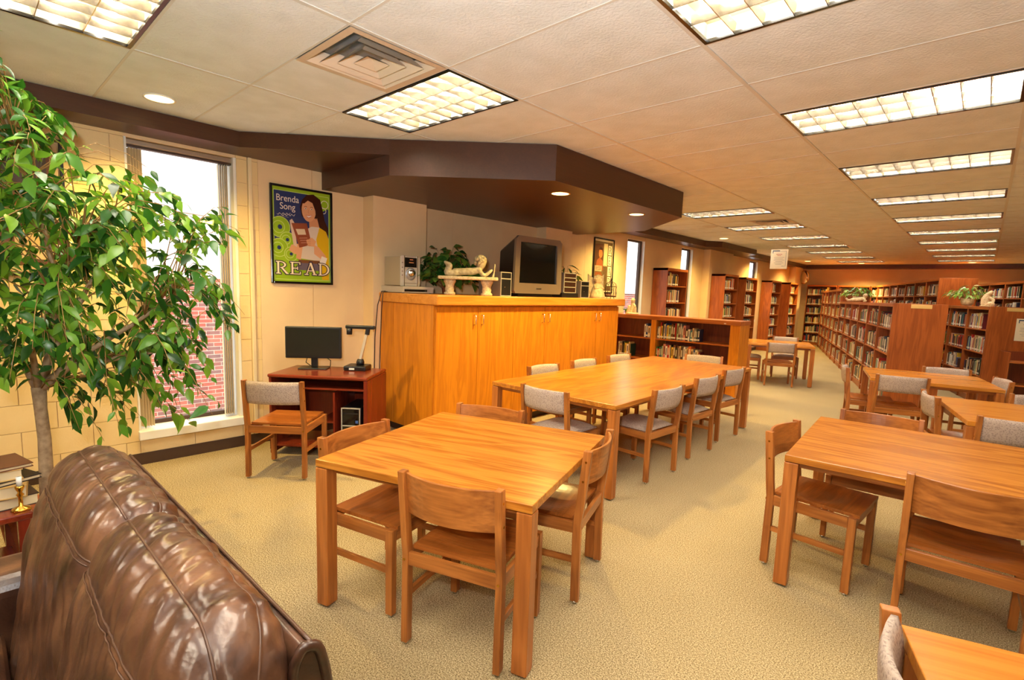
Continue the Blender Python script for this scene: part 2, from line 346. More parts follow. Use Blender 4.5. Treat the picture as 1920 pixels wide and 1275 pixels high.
# windows
for i, (a, b, z0, z1) in enumerate(WIN):
    w = thing('window_%d' % (i+1), None, None, (XL, 0, 0)); struct(w)
    fm = MB(); t = .035; D = -.19 if i == 0 else -.06; fw = .07 if i == 0 else .09
    for q in ((a, z0, a+t, z1), (b-fw, z0, b, z1), (a+t, z0, b-fw, z0+t), (a+t, z1-t, b-fw, z1)): fm.box(D-.05, q[0], q[1], D, q[2], q[3])
    fm.build('window_frame', base_m, w, bevel=.003)
    box('pane', D-.028, a+t, z0+t, D-.022, b-fw, z1-t, glass, w)
    box('jamb', D, b-.02, z0, -.0, b+.005, z1, white_m, w); box('jamb', D, a-.005, z0, 0, a+.012, z1, white_m, w)
    sl = box('window_sill', D, a-.01, z0-.075, .045, b+.02, z0, white_m, w, .006)
    if i: continue
    # vertical blind: head rail and the slats drawn to both sides
    h = MB().box(-.11, a+.01, z1-.045, -.035, b-.01, z1-.005).build('head_rail', alum, w, bevel=.006)
    box('rail_channel', -.10, a+.012, z1-.062, -.045, b-.012, z1-.046, base_m, w)
    for j in range(5):
        for side in (0, 1):
            y = a+.03+j*.018 if side == 0 else b-.125+j*.018
            MB().box(-.045, -.0009, 0, .045, .0009, z1-.07-z0-.02).build('blind_slat', cream, w, loc=(-.075, y, z0+.02), rot=(0, 0, .25 if side == 0 else -.2))
# ------------------------------------------------------------------ outside: brick wall and pale building
random.seed(5)
OX = -9.7
bw = struct(box('wall_outside_brick', OX-.3, .5, -1.4, OX-.006, 22, 1.58, mortar))
bmesh_ = {}; nb = 0; rest = MB()
ch_, bl = .0677, .2032+.0095
for r in range(44):
    z0 = -1.4+r*ch_
    y = .5+(bl/2 if r % 2 else 0)
    while y < 20:
        pr = project((OX, y+.1, z0)) if y < 6 else None
        near = 1.95 < y < 3.5 and -.88 < z0 < 1.56
        if near and nb < 300:
            if 'b' not in bmesh_: bmesh_['b'] = MB().box(0, 0, 0, .02, bl-.013, ch_-.013).mesh('brick', brick_m)
            o = bpy.data.objects.new('brick', bmesh_['b']); COL.objects.link(o); o.parent = bw; o.location = (OX-.018+random.uniform(-.002, .002), y, z0); nb += 1
        elif z0 < 1.55: rest.box(OX-.018, y, z0, OX+.002, y+bl-.013, z0+ch_-.013)
        y += bl
rest.build('bricks', brick_m, bw)['kind'] = 'stuff'
up = struct(box('wall_outside_upper', OX-.3, -3, 1.64, OX-.06, 24, 6, white_m)); struct(box('trim_outside_ledge', OX-.3, .3, 1.58, OX+.05, 22.2, 1.64, white_m))
for z in (2.6, 3.25, 3.9): box('siding_groove', OX-.062, -3, z, OX-.05, 24, z+.03, silver, up)
gd = struct(box('ground_outside', -25, -8, -1.45, XL-.3, 30, -1.4, mat('pale concrete', lin(206, 200, 190), .9)))
# ------------------------------------------------------------------ ceiling fixtures
def troffer():
    t = thing('ceiling_light', '', 'ceiling light')
    w, d = 1.2192, .6096; e = .012
    fm = MB()
    for q in ((e, e, w-e, .03), (e, d-.03, w-e, d-e), (e, .03, .03, d-.03), (w-.03, .03, w-e, d-.03)): fm.box(q[0], q[1], -.004, q[2], q[3], .012)
    fm.build('frame', frame_m, t)
    MB().box(.012, .012, .085, w-.012, d-.012, .095).box(.012, .012, .012, .02, d-.012, .085).box(w-.02, .012, .012, w-.012, d-.012, .085).box(.02, .012, .012, w-.02, .02, .085).box(.02, d-.02, .012, w-.02, d-.012, .085).build('housing', pan_m, t)
    for j in range(3):
        y = .03+(d-.06)*(j+.5)/3; MB().tube([(.04, y, .064), (w-.04, y, .064)], .010, 6).build('tube', tube_e, t)
    lv = MB(); x0, x1, y0, y1 = .03, w-.03, .03, d-.03
    for i in range(1, 9):
        x = x0+(x1-x0)*i/9; lv.add([(x-.002, y0, .002), (x+.002, y0, .002), (x+.009, y0, .046), (x-.009, y0, .046), (x-.002, y1, .002), (x+.002, y1, .002), (x+.009, y1, .046), (x-.009, y1, .046)], [(0, 4, 5, 1), (1, 5, 6, 2), (2, 6, 7, 3), (3, 7, 4, 0), (0, 1, 2, 3), (7, 6, 5, 4)])
    for j in range(1, 3):
        y = y0+(y1-y0)*j/3; lv.add([(x0, y-.002, .002), (x0, y+.002, .002), (x0, y+.014, .046), (x0, y-.014, .046), (x1, y-.002, .002), (x1, y+.002, .002), (x1, y+.014, .046), (x1, y-.014, .046)], [(0, 1, 5, 4), (1, 2, 6, 5), (2, 3, 7, 6), (3, 0, 4, 7), (3, 2, 1, 0), (4, 5, 6, 7)])
    lv.build('louver', louv, t); return t
ORD = ['nearest', 'second', 'third', 'fourth', 'fifth', 'sixth', 'seventh', 'eighth', 'ninth', 'tenth', 'eleventh', 'twelfth', 'thirteenth', 'fourteenth', 'fifteenth', 'sixteenth', 'seventeenth', 'eighteenth', 'nineteenth', 'twentieth']
OR1 = ['first']+ORD[1:]
proto = troffer(); used = False
special = {(-1, -5): 'fluorescent ceiling light cut by the top left corner of the photo', (-1, -2): 'fluorescent ceiling light touching the square air diffuser, above the wall soffit', (1, -2): 'large nearest ceiling light cut by the top edge of the photo'}
for (a, k) in sorted(lights, key=lambda q: (q[0], q[1])):
    if (a, k) in special: lb = special[(a, k)]
    elif a == 1 and k > -2: lb = 'louvered ceiling light, %s in the long right-hand row counting away from the camera' % OR1[(k-1)//3]
    elif a == -1 and k > 0: lb = 'louvered ceiling light, %s beyond the dropped soffit in the left-hand row' % OR1[(k-7)//3]
    elif a == 3: lb = 'added louvered ceiling light, %s in the unseen row outside the right edge' % OR1[(k+5)//6]
    else: lb = 'added unseen louvered ceiling light behind the camera, %s row' % ('left' if a < 0 else 'middle, %s' % ('nearer' if k == -5 else 'farther'))
    o = dup(proto, (AX(a), KY(k), ZC), 0, lb, 'louvered fluorescent ceiling lights') if used else proto
    if not used: o.location = (AX(a), KY(k), ZC); tag(o, lb, None, 'louvered fluorescent ceiling lights'); used = True
# air diffusers
diff_l = ['square stepped air diffuser beside the nearer small ceiling light', 'dark slotted air diffuser just before the second far left light', 'dark air diffuser behind the hanging paper sign', 'small dark air diffuser near the far soffit']
dm = mat('diffuser metal', lin(214, 200, 180), .35, .2); dmd = mat('diffuser duct', lin(150, 160, 170), .4, .5)
for i, (a, k) in enumerate(vents):
    t = thing('air_diffuser', diff_l[i], 'air vent', (AX(a), KY(k), ZC), 0, 'square ceiling air diffusers'); s = .6096
    def ring(o, ii, z0, z1):
        m_ = MB(); A = [(o, o), (s-o, o), (s-o, s-o), (o, s-o)]; B = [(ii, ii), (s-ii, ii), (s-ii, s-ii), (ii, s-ii)]
        m_.add([(x, y, z0) for x, y in A]+[(x, y, z1) for x, y in B]+[(x, y, z0+.004) for x, y in A]+[(x, y, z1+.004) for x, y in B],
               [(j, (j+1) % 4, 4+(j+1) % 4, 4+j) for j in range(4)]+[(8+(j+1) % 4, 8+j, 12+j, 12+(j+1) % 4) for j in range(4)]); return m_
    ring(.01, .05, -.004, -.004).build('outer_frame', dm, t)
    ring(.05, .10, -.004, .05).build('neck', dm, t)
    ring(.10, .16, -.012, .045).build('cone', dm, t); ring(.17, .225, -.008, .05).build('cone', dm, t); ring(.235, .3, -.004, .03).build('cone', dm, t)
    box('duct', .05, .05, .06, s-.05, s-.05, .07, dmd if i == 0 else dark, t)
# recessed warm lights
dls = [(-4.40, 1.05, ZC, 'glowing recessed downlight above the tall window'), (-3.15, 3.99, ZS2, 'brightest recessed downlight at the near corner of the dropped soffit'), (-3.17, 5.48, ZS2, 'recessed downlight at the far end of the dropped soffit'),
       (-4.25, 11.0, ZC, 'recessed downlight in front of the soffit jog'), (-4.5, 15.3, ZC, 'recessed downlight partly behind the hanging sign'), (-4.35, 18.3, ZC, 'recessed downlight near the convex mirror'), (-3.1, 19.55, ZC, 'recessed downlight by the far soffit, left one'), (-.43, 19.55, ZC, 'recessed downlight by the far soffit, right one'),
       (-4.38, 7.85, ZC, 'hidden recessed downlight behind the far side of the dropped soffit')]
for x, y, z, lb in dls:
    if lb is None: continue
    t = thing('recessed_downlight', lb, 'ceiling light', (x, y, z), 0, 'round recessed downlights')
    MB().lathe([(.085, -.004), (.098, -.004), (.098, .002), (.085, .002)], 28, cap=False).build('trim_ring', brass if z < 2.6 else white_m, t, True)
    MB().lathe([(.0001, -.0015), (.084, -.0015)], 28, cap=False).build('lamp', spot_e, t)
    ld = bpy.data.lights.new('downlight', 'SPOT'); ld.energy = SPOT*(2.2 if y > 19 else 1); ld.color = (1, .72, .22); ld.spot_size = 2.5; ld.spot_blend = .8; ld.shadow_soft_size = .06
    lo = bpy.data.objects.new('lamp_light', ld); COL.objects.link(lo); lo.parent = t; lo.location = (0, 0, -.03)
t = thing('ceiling_speaker', 'round pale flush ceiling speaker just beyond the dropped soffit', 'speaker', (-3.76, 9.05, ZC))
MB().lathe([(.0001, -.006), (.10, -.006), (.13, 0), (.13, .003)], 28, cap=False).build('grille', grid_m, t, True)
# ------------------------------------------------------------------ tables
def table(label, cx, cy, w, d, rz, group='oak reading tables', topm=oakp_x):
    t = thing('reading_table', label, 'table', (cx, cy, 0), rz, group); h = .74
    MB().box(-w/2, -d/2, h-.036, w/2, d/2, h).build('table_top', topm, t, bevel=.003)
    ap = MB(); i = .05
    ap.box(-w/2+i, -d/2+i, h-.07, w/2-i, -d/2+i+.02, h-.037).box(-w/2+i, d/2-i-.02, h-.07, w/2-i, d/2-i, h-.037).box(-w/2+i, -d/2+i+.02, h-.07, -w/2+i+.02, d/2-i-.02, h-.037).box(w/2-i-.02, -d/2+i+.02, h-.07, w/2-i, d/2-i-.02, h-.037)
    ap.build('apron', ch_x, t)
    for sx in (-1, 1):
        for sy in (-1, 1):
            x, y = sx*(w/2-.034), sy*(d/2-.034)
            lg = MB().box(x-.034, y-.034, .012, x+.034, y+.034, h-.04).build('leg', lg_z, t, bevel=.004)
            MB().lathe([(.0001, 0), (.02, 0), (.022, .012), (.0001, .012)], 12, (x, y, 0), cap=False).build('foot_glide', chrome, lg, True)
    return t
R = math.radians
table('square oak table in front with a plain wooden chair on each side', -1.916, 1.80, 1.11, 1.11, R(18.5), topm=oak_x)
table('very long oak table with grey padded chairs, beside the storage counter', -2.615, 4.79, 1.28, 3.12, R(1.0), topm=oak_y)
table('large oak table at the right with a plain wooden chair at its left end', .04, 3.60, 1.60, 1.20, R(4), topm=oak_x)
table('oak table at the right edge, second behind the wooden chairs', .62, 5.60, 1.56, 1.12, R(13))
table('oak table just before the wooden shelf end panel', -.43, 7.43, 1.13, 1.04, R(12.5))
table('far small oak table beyond the end of the low bookcase', -2.87, 10.60, 1.11, 1.11, R(18))
table('oak table cut by the bottom right corner of the photo', .62, 1.24, 1.11, 1.11, R(17.8))
# ------------------------------------------------------------------ chairs
def chair(padback, padseat):
    t = thing('reading_chair', '', 'chair')
    for sx in (-1, 1):
        x = sx*.224
        m_ = MB(); w = .015; P = [(-.205, 0), (-.205, .44), (-.238, .80)]; dd = .021
        vs = []
        for (y, z) in [(-.205, .014), (-.2, .42), (-.21, .5), (-.238, .80)]:
            vs += [(x-w, y-dd, z), (x+w, y-dd, z), (x+w, y+dd, z), (x-w, y+dd, z)]
        fs = [(3, 2, 1, 0), (12, 13, 14, 15)]
        for i in range(3):
            for j in range(4): fs.append((i*4+j, i*4+(j+1) % 4, i*4+4+(j+1) % 4, i*4+4+j))
        lg = m_.add(vs, fs).build('leg', ch_z, t, bevel=.003)
        MB().lathe([(.0001, 0), (.012, 0), (.013, .014), (.0001, .014)], 10, (x, -.205, 0), cap=False).build('foot_glide', chrome, lg, True)
        sc = MB()
        for z, y in ((.745, -.232), (.645, -.222)): sc.lathe([(.0001, .001), (.006, .001), (.006, 0)], 8, M=Matrix.Translation((x+sx*w, y, z)) @ Matrix.Rotation(sx*PI/2, 4, 'Y'), cap=False)
        sc.lathe([(.0001, .0012), (.006, .0012), (.006, 0)], 8, M=Matrix.Translation((x, -.205-dd, .40)) @ Matrix.Rotation(PI/2, 4, 'X'), cap=False)
        sc.build('screw_heads', brass, lg)
        lg = box('leg', x-.017-sx*.002, .195, .014, x+.017-sx*.002, .235, .432, ch_z, t, .003)
        MB().lathe([(.0001, 0), (.012, 0), (.013, .014), (.0001, .014)], 10, (x, .215, 0), cap=False).build('foot_glide', chrome, lg, True)
        box('stretcher', x-.009, -.184, .215, x+.009, .195, .245, ch_y, t, .002)
        box('side_rail', x-.01, -.184, .372, x+.01, .195, .43, ch_y, t, .002)
    box('front_rail', -.205, .207, .372, .205, .227, .43, ch_x, t, .002); box('rear_rail', -.209, -.215, .372, .209, -.195, .43, ch_x, t, .002)
    # seat
    n = 14; Pt = []
    for i in range(n+1):
        row = []
        for j in range(n+1):
            x = -.206+.412*j/n; y = -.178+.42*i/n
            r2 = ((x)/.15)**2+((y-.0)/.13)**2
            if padseat: z = .437+.038*(1-abs(2*j/n-1)**6)*(1-abs(2*i/n-1)**6)
            else: z = .449-.016*math.exp(-r2**2.2)
            row.append((x, y, z))
        Pt.append(row)
    if padseat: MB().sheet(Pt, lambda p: Vector((0, 0, .431-p.z))).build('seat_cushion', fab, t, True)
    else: MB().sheet(Pt, lambda p: Vector((0, 0, .431-p.z))).build('seat', seat_m, t)
    # back
    nx, nz = 16, 6; Pb = []
    for i in range(nz+1):
        z = .612+.18*i/nz; row = []
        for j in range(nx+1):
            u = -1+2*j/nx; x = .209*u; y = -.218-.026*(z-.612)/.18*.8-.05*(1-u*u)
            if padback:
                q = 1-abs(2*i/nz-1)**3; y -= .012*q
            row.append((x, y, z+(.004 if padback else 0)*(1-u*u)))
        Pb.append(row)
    if padback:
        def off(p):
            q = 1-abs(2*(p.z-.612)/.184-1)**3; return Vector((0, .012+.026*max(q, 0), 0))
        MB().sheet(Pb, off).build('padded_backrest', fab, t, True)
    else: MB().sheet(Pb, (0, .014, 0)).build('backrest', ch_x, t, bevel=.002)
    return t
seat_m = wood('chair seat', lin(186, 108, 44), lin(122, 62, 20), 'x', .28)
protos = {}
G1 = {(0, 0): 'plain wooden reading chairs', (1, 0): 'chairs with padded back and wooden seat', (1, 1): 'chairs with padded back and seat'}
def put_chair(mx, my, face, pb, ps, label):
    f = Vector((math.cos(face), math.sin(face), 0)); loc = Vector((mx, my, 0))+f*.238
    key = (pb, ps)
    if key not in protos:
        protos[key] = o = chair(pb, ps); o.location = loc; o.rotation_euler = (0, 0, face-PI/2); tag(o, label, None, G1[key])
    else: o = dup(protos[key], loc, face-PI/2, label)
    return o
CH = [(-1.52, 1.29, 109, 0, 0, 'plain wooden chair nearest the camera, back turned to the camera, at the square table'),
 (-1.43, 2.24, 199, 0, 0, 'plain wooden chair at the right side of the front square table'),
 (-2.44, 1.41, 14, 0, 0, 'plain wooden chair at the left side of the front square table'),
 (-2.34, 2.32, -70, 0, 0, 'plain wooden chair on the far side of the front square table'),
 (-4.03, 1.62, 132, 1, 0, 'chair with padded back standing alone in front of the computer desk'),
 (-2.54, 3.12, 90, 1, 1, 'grey padded chair at the near end of the long table'),
 (-1.90, 4.00, 176, 1, 1, 'padded chair nearest the camera on the open side of the long table'),
 (-1.93, 4.88, 176, 1, 1, 'middle padded chair on the open side of the long table'),
 (-1.96, 5.68, 174, 1, 1, 'farthest padded chair on the open side of the long table'),
 (-3.36, 4.10, -2, 1, 1, 'padded chair nearest the camera between long table and counter'),
 (-3.37, 4.84, 0, 1, 1, 'middle padded chair between long table and counter'),
 (-3.38, 5.62, -4, 1, 1, 'farthest padded chair between long table and counter'),
 (-2.68, 6.58, -74, 1, 1, 'padded chair at the far end of the long table before the low bookcase'),
 (-2.62, 9.85, 113, 1, 0, 'padded-back chair seen from behind at the far small table'),
 (-3.00, 11.50, -72, 1, 1, 'chair on the far side of the far small table'),
 (-3.62, 10.42, 18, 1, 1, 'chair with pale cushion half hidden at the left of the far small table'),
 (-.84, 3.37, -4, 0, 0, 'plain wooden chair at the left end of the large right table'),
 (-.46, 4.27, -86, 0, 0, 'plain wooden chair behind the large right table, glare on its back'),
 (.05, 2.90, 92, 0, 0, 'plain wooden chair pushed in at the near side of the large right table'),
 (-1.17, 7.20, 12, 1, 0, 'padded-back chair edge-on at the left of the table before the shelf end'),
 (-.58, 6.76, 106, 1, 0, 'padded-back chair on the near side of the table before the shelf end'),
 (-.28, 8.16, -76, 1, 0, 'padded-back chair on the far side of the table before the shelf end'),
 (.22, 7.50, 196, 1, 0, 'padded-back chair at the right end of the table before the shelf end'),
 (-.28, 5.67, 16, 1, 0, 'padded-back chair at the left end of the right edge table'),
 (.27, 4.86, 101, 1, 0, 'padded-back chair seen from behind at the right edge table'),
 (.47, 6.38, -76, 1, 0, 'padded-back chair on the far side of the right edge table, cut by frame'),
 (-.03, 1.33, 18, 1, 1, 'padded chair at the bottom right corner of the photo')]
for a in CH: put_chair(a[0], a[1], R(a[2]), *a[3:])
# ------------------------------------------------------------------ books
random.seed(11)
BC = [('cream', (226, 206, 164)), ('tan', (196, 158, 104)), ('white', (236, 228, 210)), ('brown', (110, 66, 36)), ('dark brown', (66, 38, 26)), ('red', (178, 34, 26)), ('orange', (214, 100, 34)), ('yellow', (224, 180, 50)),
      ('green', (60, 98, 58)), ('dark green', (36, 58, 40)), ('teal', (56, 116, 116)), ('blue', (48, 74, 124)), ('navy', (26, 34, 62)), ('black', (24, 22, 24)), ('grey', (140, 134, 122)), ('olive', (122, 118, 52)), ('maroon', (100, 26, 30)), ('pink', (206, 128, 110)), ('pale green', (164, 180, 128))]
WTS = [5, 4, 4, 3, 2, 3, 2, 2, 2, 2, 1.5, 2.5, 2, 3, 3, 1, 2, 1, 1.5]
BOOKS = []
def shelf_books(M, x0, x1, z, maxh, fill, where, vis, dense=1.0, style=0):
    x = x0+.01; end = x0+(x1-x0)*fill; idx = 0; base = random.uniform(.19, .235); lean = 0
    while x < end:
        th = random.choice([.014, .018, .022, .026, .03, .036, .045])/dense**.5; h = min(maxh-.02, base*random.uniform(.86, 1.16)); d = random.uniform(.13, .19)
        if x+th > x1-.005: break
        c = random.choices(range(len(BC)), WTS)[0]; idx += 1
        BOOKS.append(dict(M=M, x=x, z=z, th=th-.0012, h=h, d=d, c=c, idx=idx, where=where, vis=vis, y=.03+random.uniform(0, .012)))
        x += th
        if random.random() < .05: x += .012
        if random.random() < .08: base = random.uniform(.18, .26)
# ------------------------------------------------------------------ bookcases
def bookcase(name, label, ox, oy, rz, w, d, h, levels, group, back=.5, topm=cas_x, endp=None, base=.08, th=.022, lipless=False, stile=.025):
    t = thing(name, label, 'bookcase', (ox, oy, 0), rz, group)
    box('side_panel', 0, 0, 0, th, d, h-.0, cas_z, t, .002); box('side_panel', w-th, 0, 0, w, d, h, cas_z, t, .002)
    box('top_board', -.0, -.004, h-.03 if h < 1.3 else h-.05, w, d, h+.002, topm, t, .003)
    box('back_panel', th, d*back-.006 if back < 1 else d-.02, base, w-th, d*back+.006 if back < 1 else d-.005, h-.05, casd_z, t)
    box('plinth', th, .02, 0, w-th, d-.02, base, cas_x, t)
    for z in levels: box('shelf', th, .006, z-.02, w-th, (d*back-.006 if back < 1 else d-.02), z, cas_x, t, .002)
    return t
def tM(x, y, rz): return Matrix.Translation((x, y, 0)) @ Matrix.Rotation(rz, 4, 'Z')
# low bookcase beside the counter
t = thing('low_bookcase', 'long low oak bookcase with two bays behind the long table', 'bookcase', (0, 0, 0))
Y0, Y1 = 7.86, 8.27
box('end_panel', -2.83, Y0, 0, -2.68, Y1, 1.15, cab_z, t, .004); box('divider', -4.14, Y0, .08, -4.05, Y1-.02, 1.15, cab_z, t, .003); box('end_panel', -5.06, Y0, 0, -5.0, Y1, 1.15, cab_z, t, .003)
box('top_board', -5.07, Y0-.02, 1.15, -2.67, Y1+.01, 1.215, cas_x, t, .005)
box('plinth', -5.0, Y0+.03, 0, -2.83, Y1-.02, .08, cas_x, t)
for a, b in ((-5.0, -4.14), (-4.05, -2.83)):
    box('back_panel', a, Y1-.02, .08, b, Y1-.005, 1.15, casd_z, t)
    for z in (.845, .49, .10): box('shelf', a, Y0+.01, z-.025, b, Y1-.02, z, cas_x, t, .002)
box('edge_label', -2.92, Y0-.022, 1.165, -2.89, Y0-.02, 1.175, white_m, t); box('center_strip', -3.44, Y1-.026, .1, -3.41, Y1-.02, 1.15, cas_z, t)
M0 = tM(0, Y0, 0)
random.seed(21)
shelf_books(M0, -4.05, -2.83, .845, .29, .58, 'the upper right shelf of the low bookcase', 3)
shelf_books(M0, -4.05, -2.83, .49, .29, .62, 'the lower right shelf of the low bookcase', 3)
shelf_books(M0, -4.29, -4.14, .845, .29, .95, 'the upper left shelf of the low bookcase', 3)
shelf_books(M0, -4.78, -4.5, .49, .29, .95, 'the lower left shelf of the low bookcase', 3)
shelf_books(M0, -4.05, -2.83, .10, .29, .5, 'the bottom right shelf of the low bookcase', 2)
# tall cases along the left wall
LV7 = [.10, .43, .76, 1.09, 1.42, 1.76]
wc = [('tall oak bookcase nearest the camera against the window wall', -4.77, 9.60, .92, .32, 'nearest tall wall bookcase'),
      ('tall oak bookcase standing before the pilaster, second from the camera', -4.59, 12.17, .86, .33, 'second tall wall bookcase'),
      ('tall oak bookcase third from the camera along the window wall', -4.78, 14.15, .90, .31, 'third tall wall bookcase'),
      ('tall oak bookcase fourth from the camera along the window wall', -4.78, 16.4, .90, .31, 'fourth tall wall bookcase'),
      ('tall oak bookcase fifth from the camera, near the convex mirror', -4.70, 18.02, .93, .33, 'fifth tall wall bookcase')]
for i, (lb, x, y, w, d, wn) in enumerate(wc):
    bookcase('tall_bookcase', lb, x, y, PI/2, w, d, 2.11, LV7, 'tall bookcases along the window wall', back=1)
    Mx = tM(x, y, PI/2)
    for j, z in enumerate(LV7): shelf_books(Mx, .03, w-.03, z, .31, random.uniform(.5, .85), 'the %s shelf of the %s' % (['bottom', 'fifth', 'fourth', 'third', 'second', 'top'][j], wn), 2 if j > 2 else 1)
# far wall cases
for i in range(8):
    x = -4.78+i*.95
    bookcase('tall_bookcase', 'tall far wall bookcase, %s from the left corner' % OR1[i], x, YF-.37, 0, .93, .34, 2.11, LV7, 'tall bookcases along the far wall', back=1)
    for j, z in enumerate(LV7): shelf_books(tM(x, YF-.37, 0), .03, .9, z, .31, random.uniform(.7, .95), 'far wall', 0)
# free standing rows, turned 16.4 degrees
TH = R(16.4); U = Vector((-math.sin(TH), math.cos(TH), 0)); Wv = Vector((math.cos(TH), math.sin(TH), 0)); P0 = Vector((-.986, 9.013, 0))
def row(wof, u0, n, bw_, h, levels, rowname, desc, group, vis, last=.62):
    for i in range(n):
        ua, ub = u0+i*bw_, u0+(i+1)*bw_
        o = P0+Wv*wof+U*ub     # local x runs from the far end to the near end
        bookcase('stack_bookcase', 'oak bookcase bay, %s from the near end of the %s' % (OR1[i], desc), o.x, o.y, TH-PI/2, bw_-.004, last, h, levels, group, back=.5)
        for j, z in enumerate(levels):
            mh = (levels[j+1] if j+1 < len(levels) else h-.05)-z-.03
            nm = '%s shelf, %s bay of the %s' % ((['top', 'second', 'third', 'fourth', 'fifth', 'sixth'][len(levels)-1-j]), OR1[i], rowname)
            shelf_books(tM(o.x, o.y, TH-PI/2), .03, bw_-.03, z, mh, random.uniform(.62, .97), nm, vis if i < 6 else 0)
LV5 = [.10, .46, .83, 1.2]; LV6 = [.10, .45, .80, 1.15, 1.5]
row(0, 0, 6, 1.027, 1.565, LV5, 'low middle stack', 'low middle stack', 'bays of the low middle stack', 2)
row(0, 6.17, 6, 1.0, 1.88, LV6, 'taller middle stack', 'taller middle stack behind', 'bays of the taller middle stack', 1)
row(1.5, 1.47, 3, .955, 1.565, LV5, 'low right stack', 'low right stack', 'bays of the low right stack', 2)
row(1.5, 4.345, 9, .955, 2.11, LV7, 'tall middle stack', 'tall centre stack', 'bays of the tall stack', 1)
row(3.0, 4.0, 9, .9, 2.11, LV7, 'tall right stack', 'tall right stack', 'bays of the tall right stack', 1)
# wooden end panels with label holders
def endpanel(wof, u0, h, label, plate=True):
    o = P0+Wv*wof+U*(u0-.03); t = thing('end_panel_board', label, 'panel', (o.x, o.y, 0), TH, 'wooden end panels of the stacks')
    box('panel_board', 0, 0, 0, .622, .026, h+.006, cas_z, t, .003)
    if plate:
        p = box('label_holder', .2, -.008, h-.06, .44, 0, h-.005, mat('label card', lin(226, 186, 110), .4), t, .002)
    return t
endpanel(0, 0, 1.565, 'broad wooden end panel with a blank label plate behind the second table row')
endpanel(1.5, 1.47, 1.565, 'wooden end panel at the right edge carrying a paper notice')
endpanel(0, 6.17, 1.88, 'far orange wooden end panel behind the potted plant and cherub', False)
endpanel(1.5, 4.345, 2.11, 'tall wooden end panel behind the cream pot and seated figure', False)
# open shelf unit before the right end panel
o = P0+Wv*1.68+U*1.07; t = thing('side_shelf_unit', 'small open wooden shelf unit in front of the right end panel', 'shelf', (o.x, o.y, 0), TH)
box('side_panel', 0, 0, 0, .02, .36, .9, cas_z, t, .002); box('side_panel', .62, 0, 0, .64, .36, .9, cas_z, t, .002); box('back_panel', .02, .34, .05, .62, .355, .9, casd_z, t)
for z in (.08, .42, .76): box('shelf', .02, .0, z-.02, .62, .34, z, cas_x, t, .002)
# paper notices
def notice_faces(m_, w, h):
    def q(x0, z0, x1, z1, c, y): m_.col = lin(*c); m_.add([(x0, y, z0), (x1, y, z0), (x1, y, z1), (x0, y, z1)], [(0, 1, 2, 3)])
    m_.col = lin(246, 236, 206); m_.box(0, 0, 0, w, .002, h)
    q(.1*w, .9*h, .52*w, .95*h, (60, 84, 110), -.0006); q(.1*w, .8*h, .14*w, .9*h, (60, 84, 110), -.0006); q(.52*w, .9*h, .9*w, .912*h, (60, 84, 110), -.0006); q(.88*w, .12*h, .9*w, .9*h, (110, 122, 128), -.0006)
    q(.32*w, .73*h, .66*w, .76*h, (196, 96, 80), -.0006); q(.38*w, .67*h, .6*w, .69*h, (196, 96, 80), -.0006)
    for i, (a, b) in enumerate([(.2, .8), (.22, .72), (.18, .82), (.3, .7), (.22, .76), (.3, .66)]): q(a*w, (.58-.07*i)*h, b*w, (.592-.07*i)*h, (130, 128, 130), -.0006)
    q(.66*w, .13*h, .84*w, .145*h, (110, 122, 128), -.0006)
t = thing('hanging_sign', 'white paper notice hanging from the ceiling on strings', 'sign', (-2.39, 8.0, 2.0), R(4)); m_ = MB(); notice_faces(m_, .225, .275); m_.build('paper', print_m, t)
MB().tube([(.03, 0, .27), (.03, 0, ZC-2.0)], .0008, 4).build('string', silver, t); MB().tube([(.195, 0, .27), (.195, 0, ZC-2.0)], .0008, 4).build('string', silver, t)
o = P0+Wv*(1.5+.33)+U*(1.47-.035); t = thing('paper_notice', 'white paper notice fixed to the right wooden end panel', 'sign', (o.x, o.y, 1.06), TH); m_ = MB(); notice_faces(m_, .27, .34); m_.build('paper', print_m, t)
# ------------------------------------------------------------------ make the books
def book_parts(m_, b, full):
    x, y, z, th, h, d = b['x'], b['y'], b['z'], b['th'], b['h'], b['d']; c = lin(*BC[b['c']][1]); M = b['M']; pg = lin(232, 216, 182)
    k = .0022
    if full:
        m_.col = c; m_.box(x, y, z, x+k, y+d, z+h, M); m_.box(x+th-k, y, z, x+th, y+d, z+h, M); m_.box(x+k, y, z, x+th-k, y+k, z+h, M)
        m_.col = pg; m_.box(x+k, y+k, z+.003, x+th-k, y+d-.004, z+h-.004, M)
        tc = lin(232, 220, 180) if sum(BC[b['c']][1]) < 420 else lin(80, 50, 36)
        if th > .018: m_.col = tc; m_.box(x+th*.3, y-.0006, z+h*.38, x+th*.7, y+.0005, z+h*.86, M)
    else:
        m_.col = c; m_.box(x, y, z, x+th, y+d, z+h-.004, M)
        m_.col = pg; m_.box(x+k, y+k, z+h-.004, x+th-k, y+d-.004, z+h-.002, M)
    m_.col = lin(240, 234, 216); m_.box(x+.001, y-.0008, z+.018, x+th-.001, y+.0005, z+.045, M)
CNT = {}
for b in BOOKS: CNT[b['where']] = max(CNT.get(b['where'], 0), b['idx'])
for b in BOOKS:
    p = b['M'] @ Vector((b['x'], b['y'], b['z']+b['h']/2)); pr = project(p)
    b['s'] = 0 if pr is None or not (0 < pr[0] < 1920 and 0 < pr[1] < 1275) else b['h']/pr[2]*(1 if b['vis'] else .3)
    if b['vis'] >= 3: b['s'] += 1
order = sorted(BOOKS, key=lambda b: -b['s']); near, rest_b = order[:300], order[300:]
near.sort(key=lambda b: (b['where'], b['idx'])); seen = set()
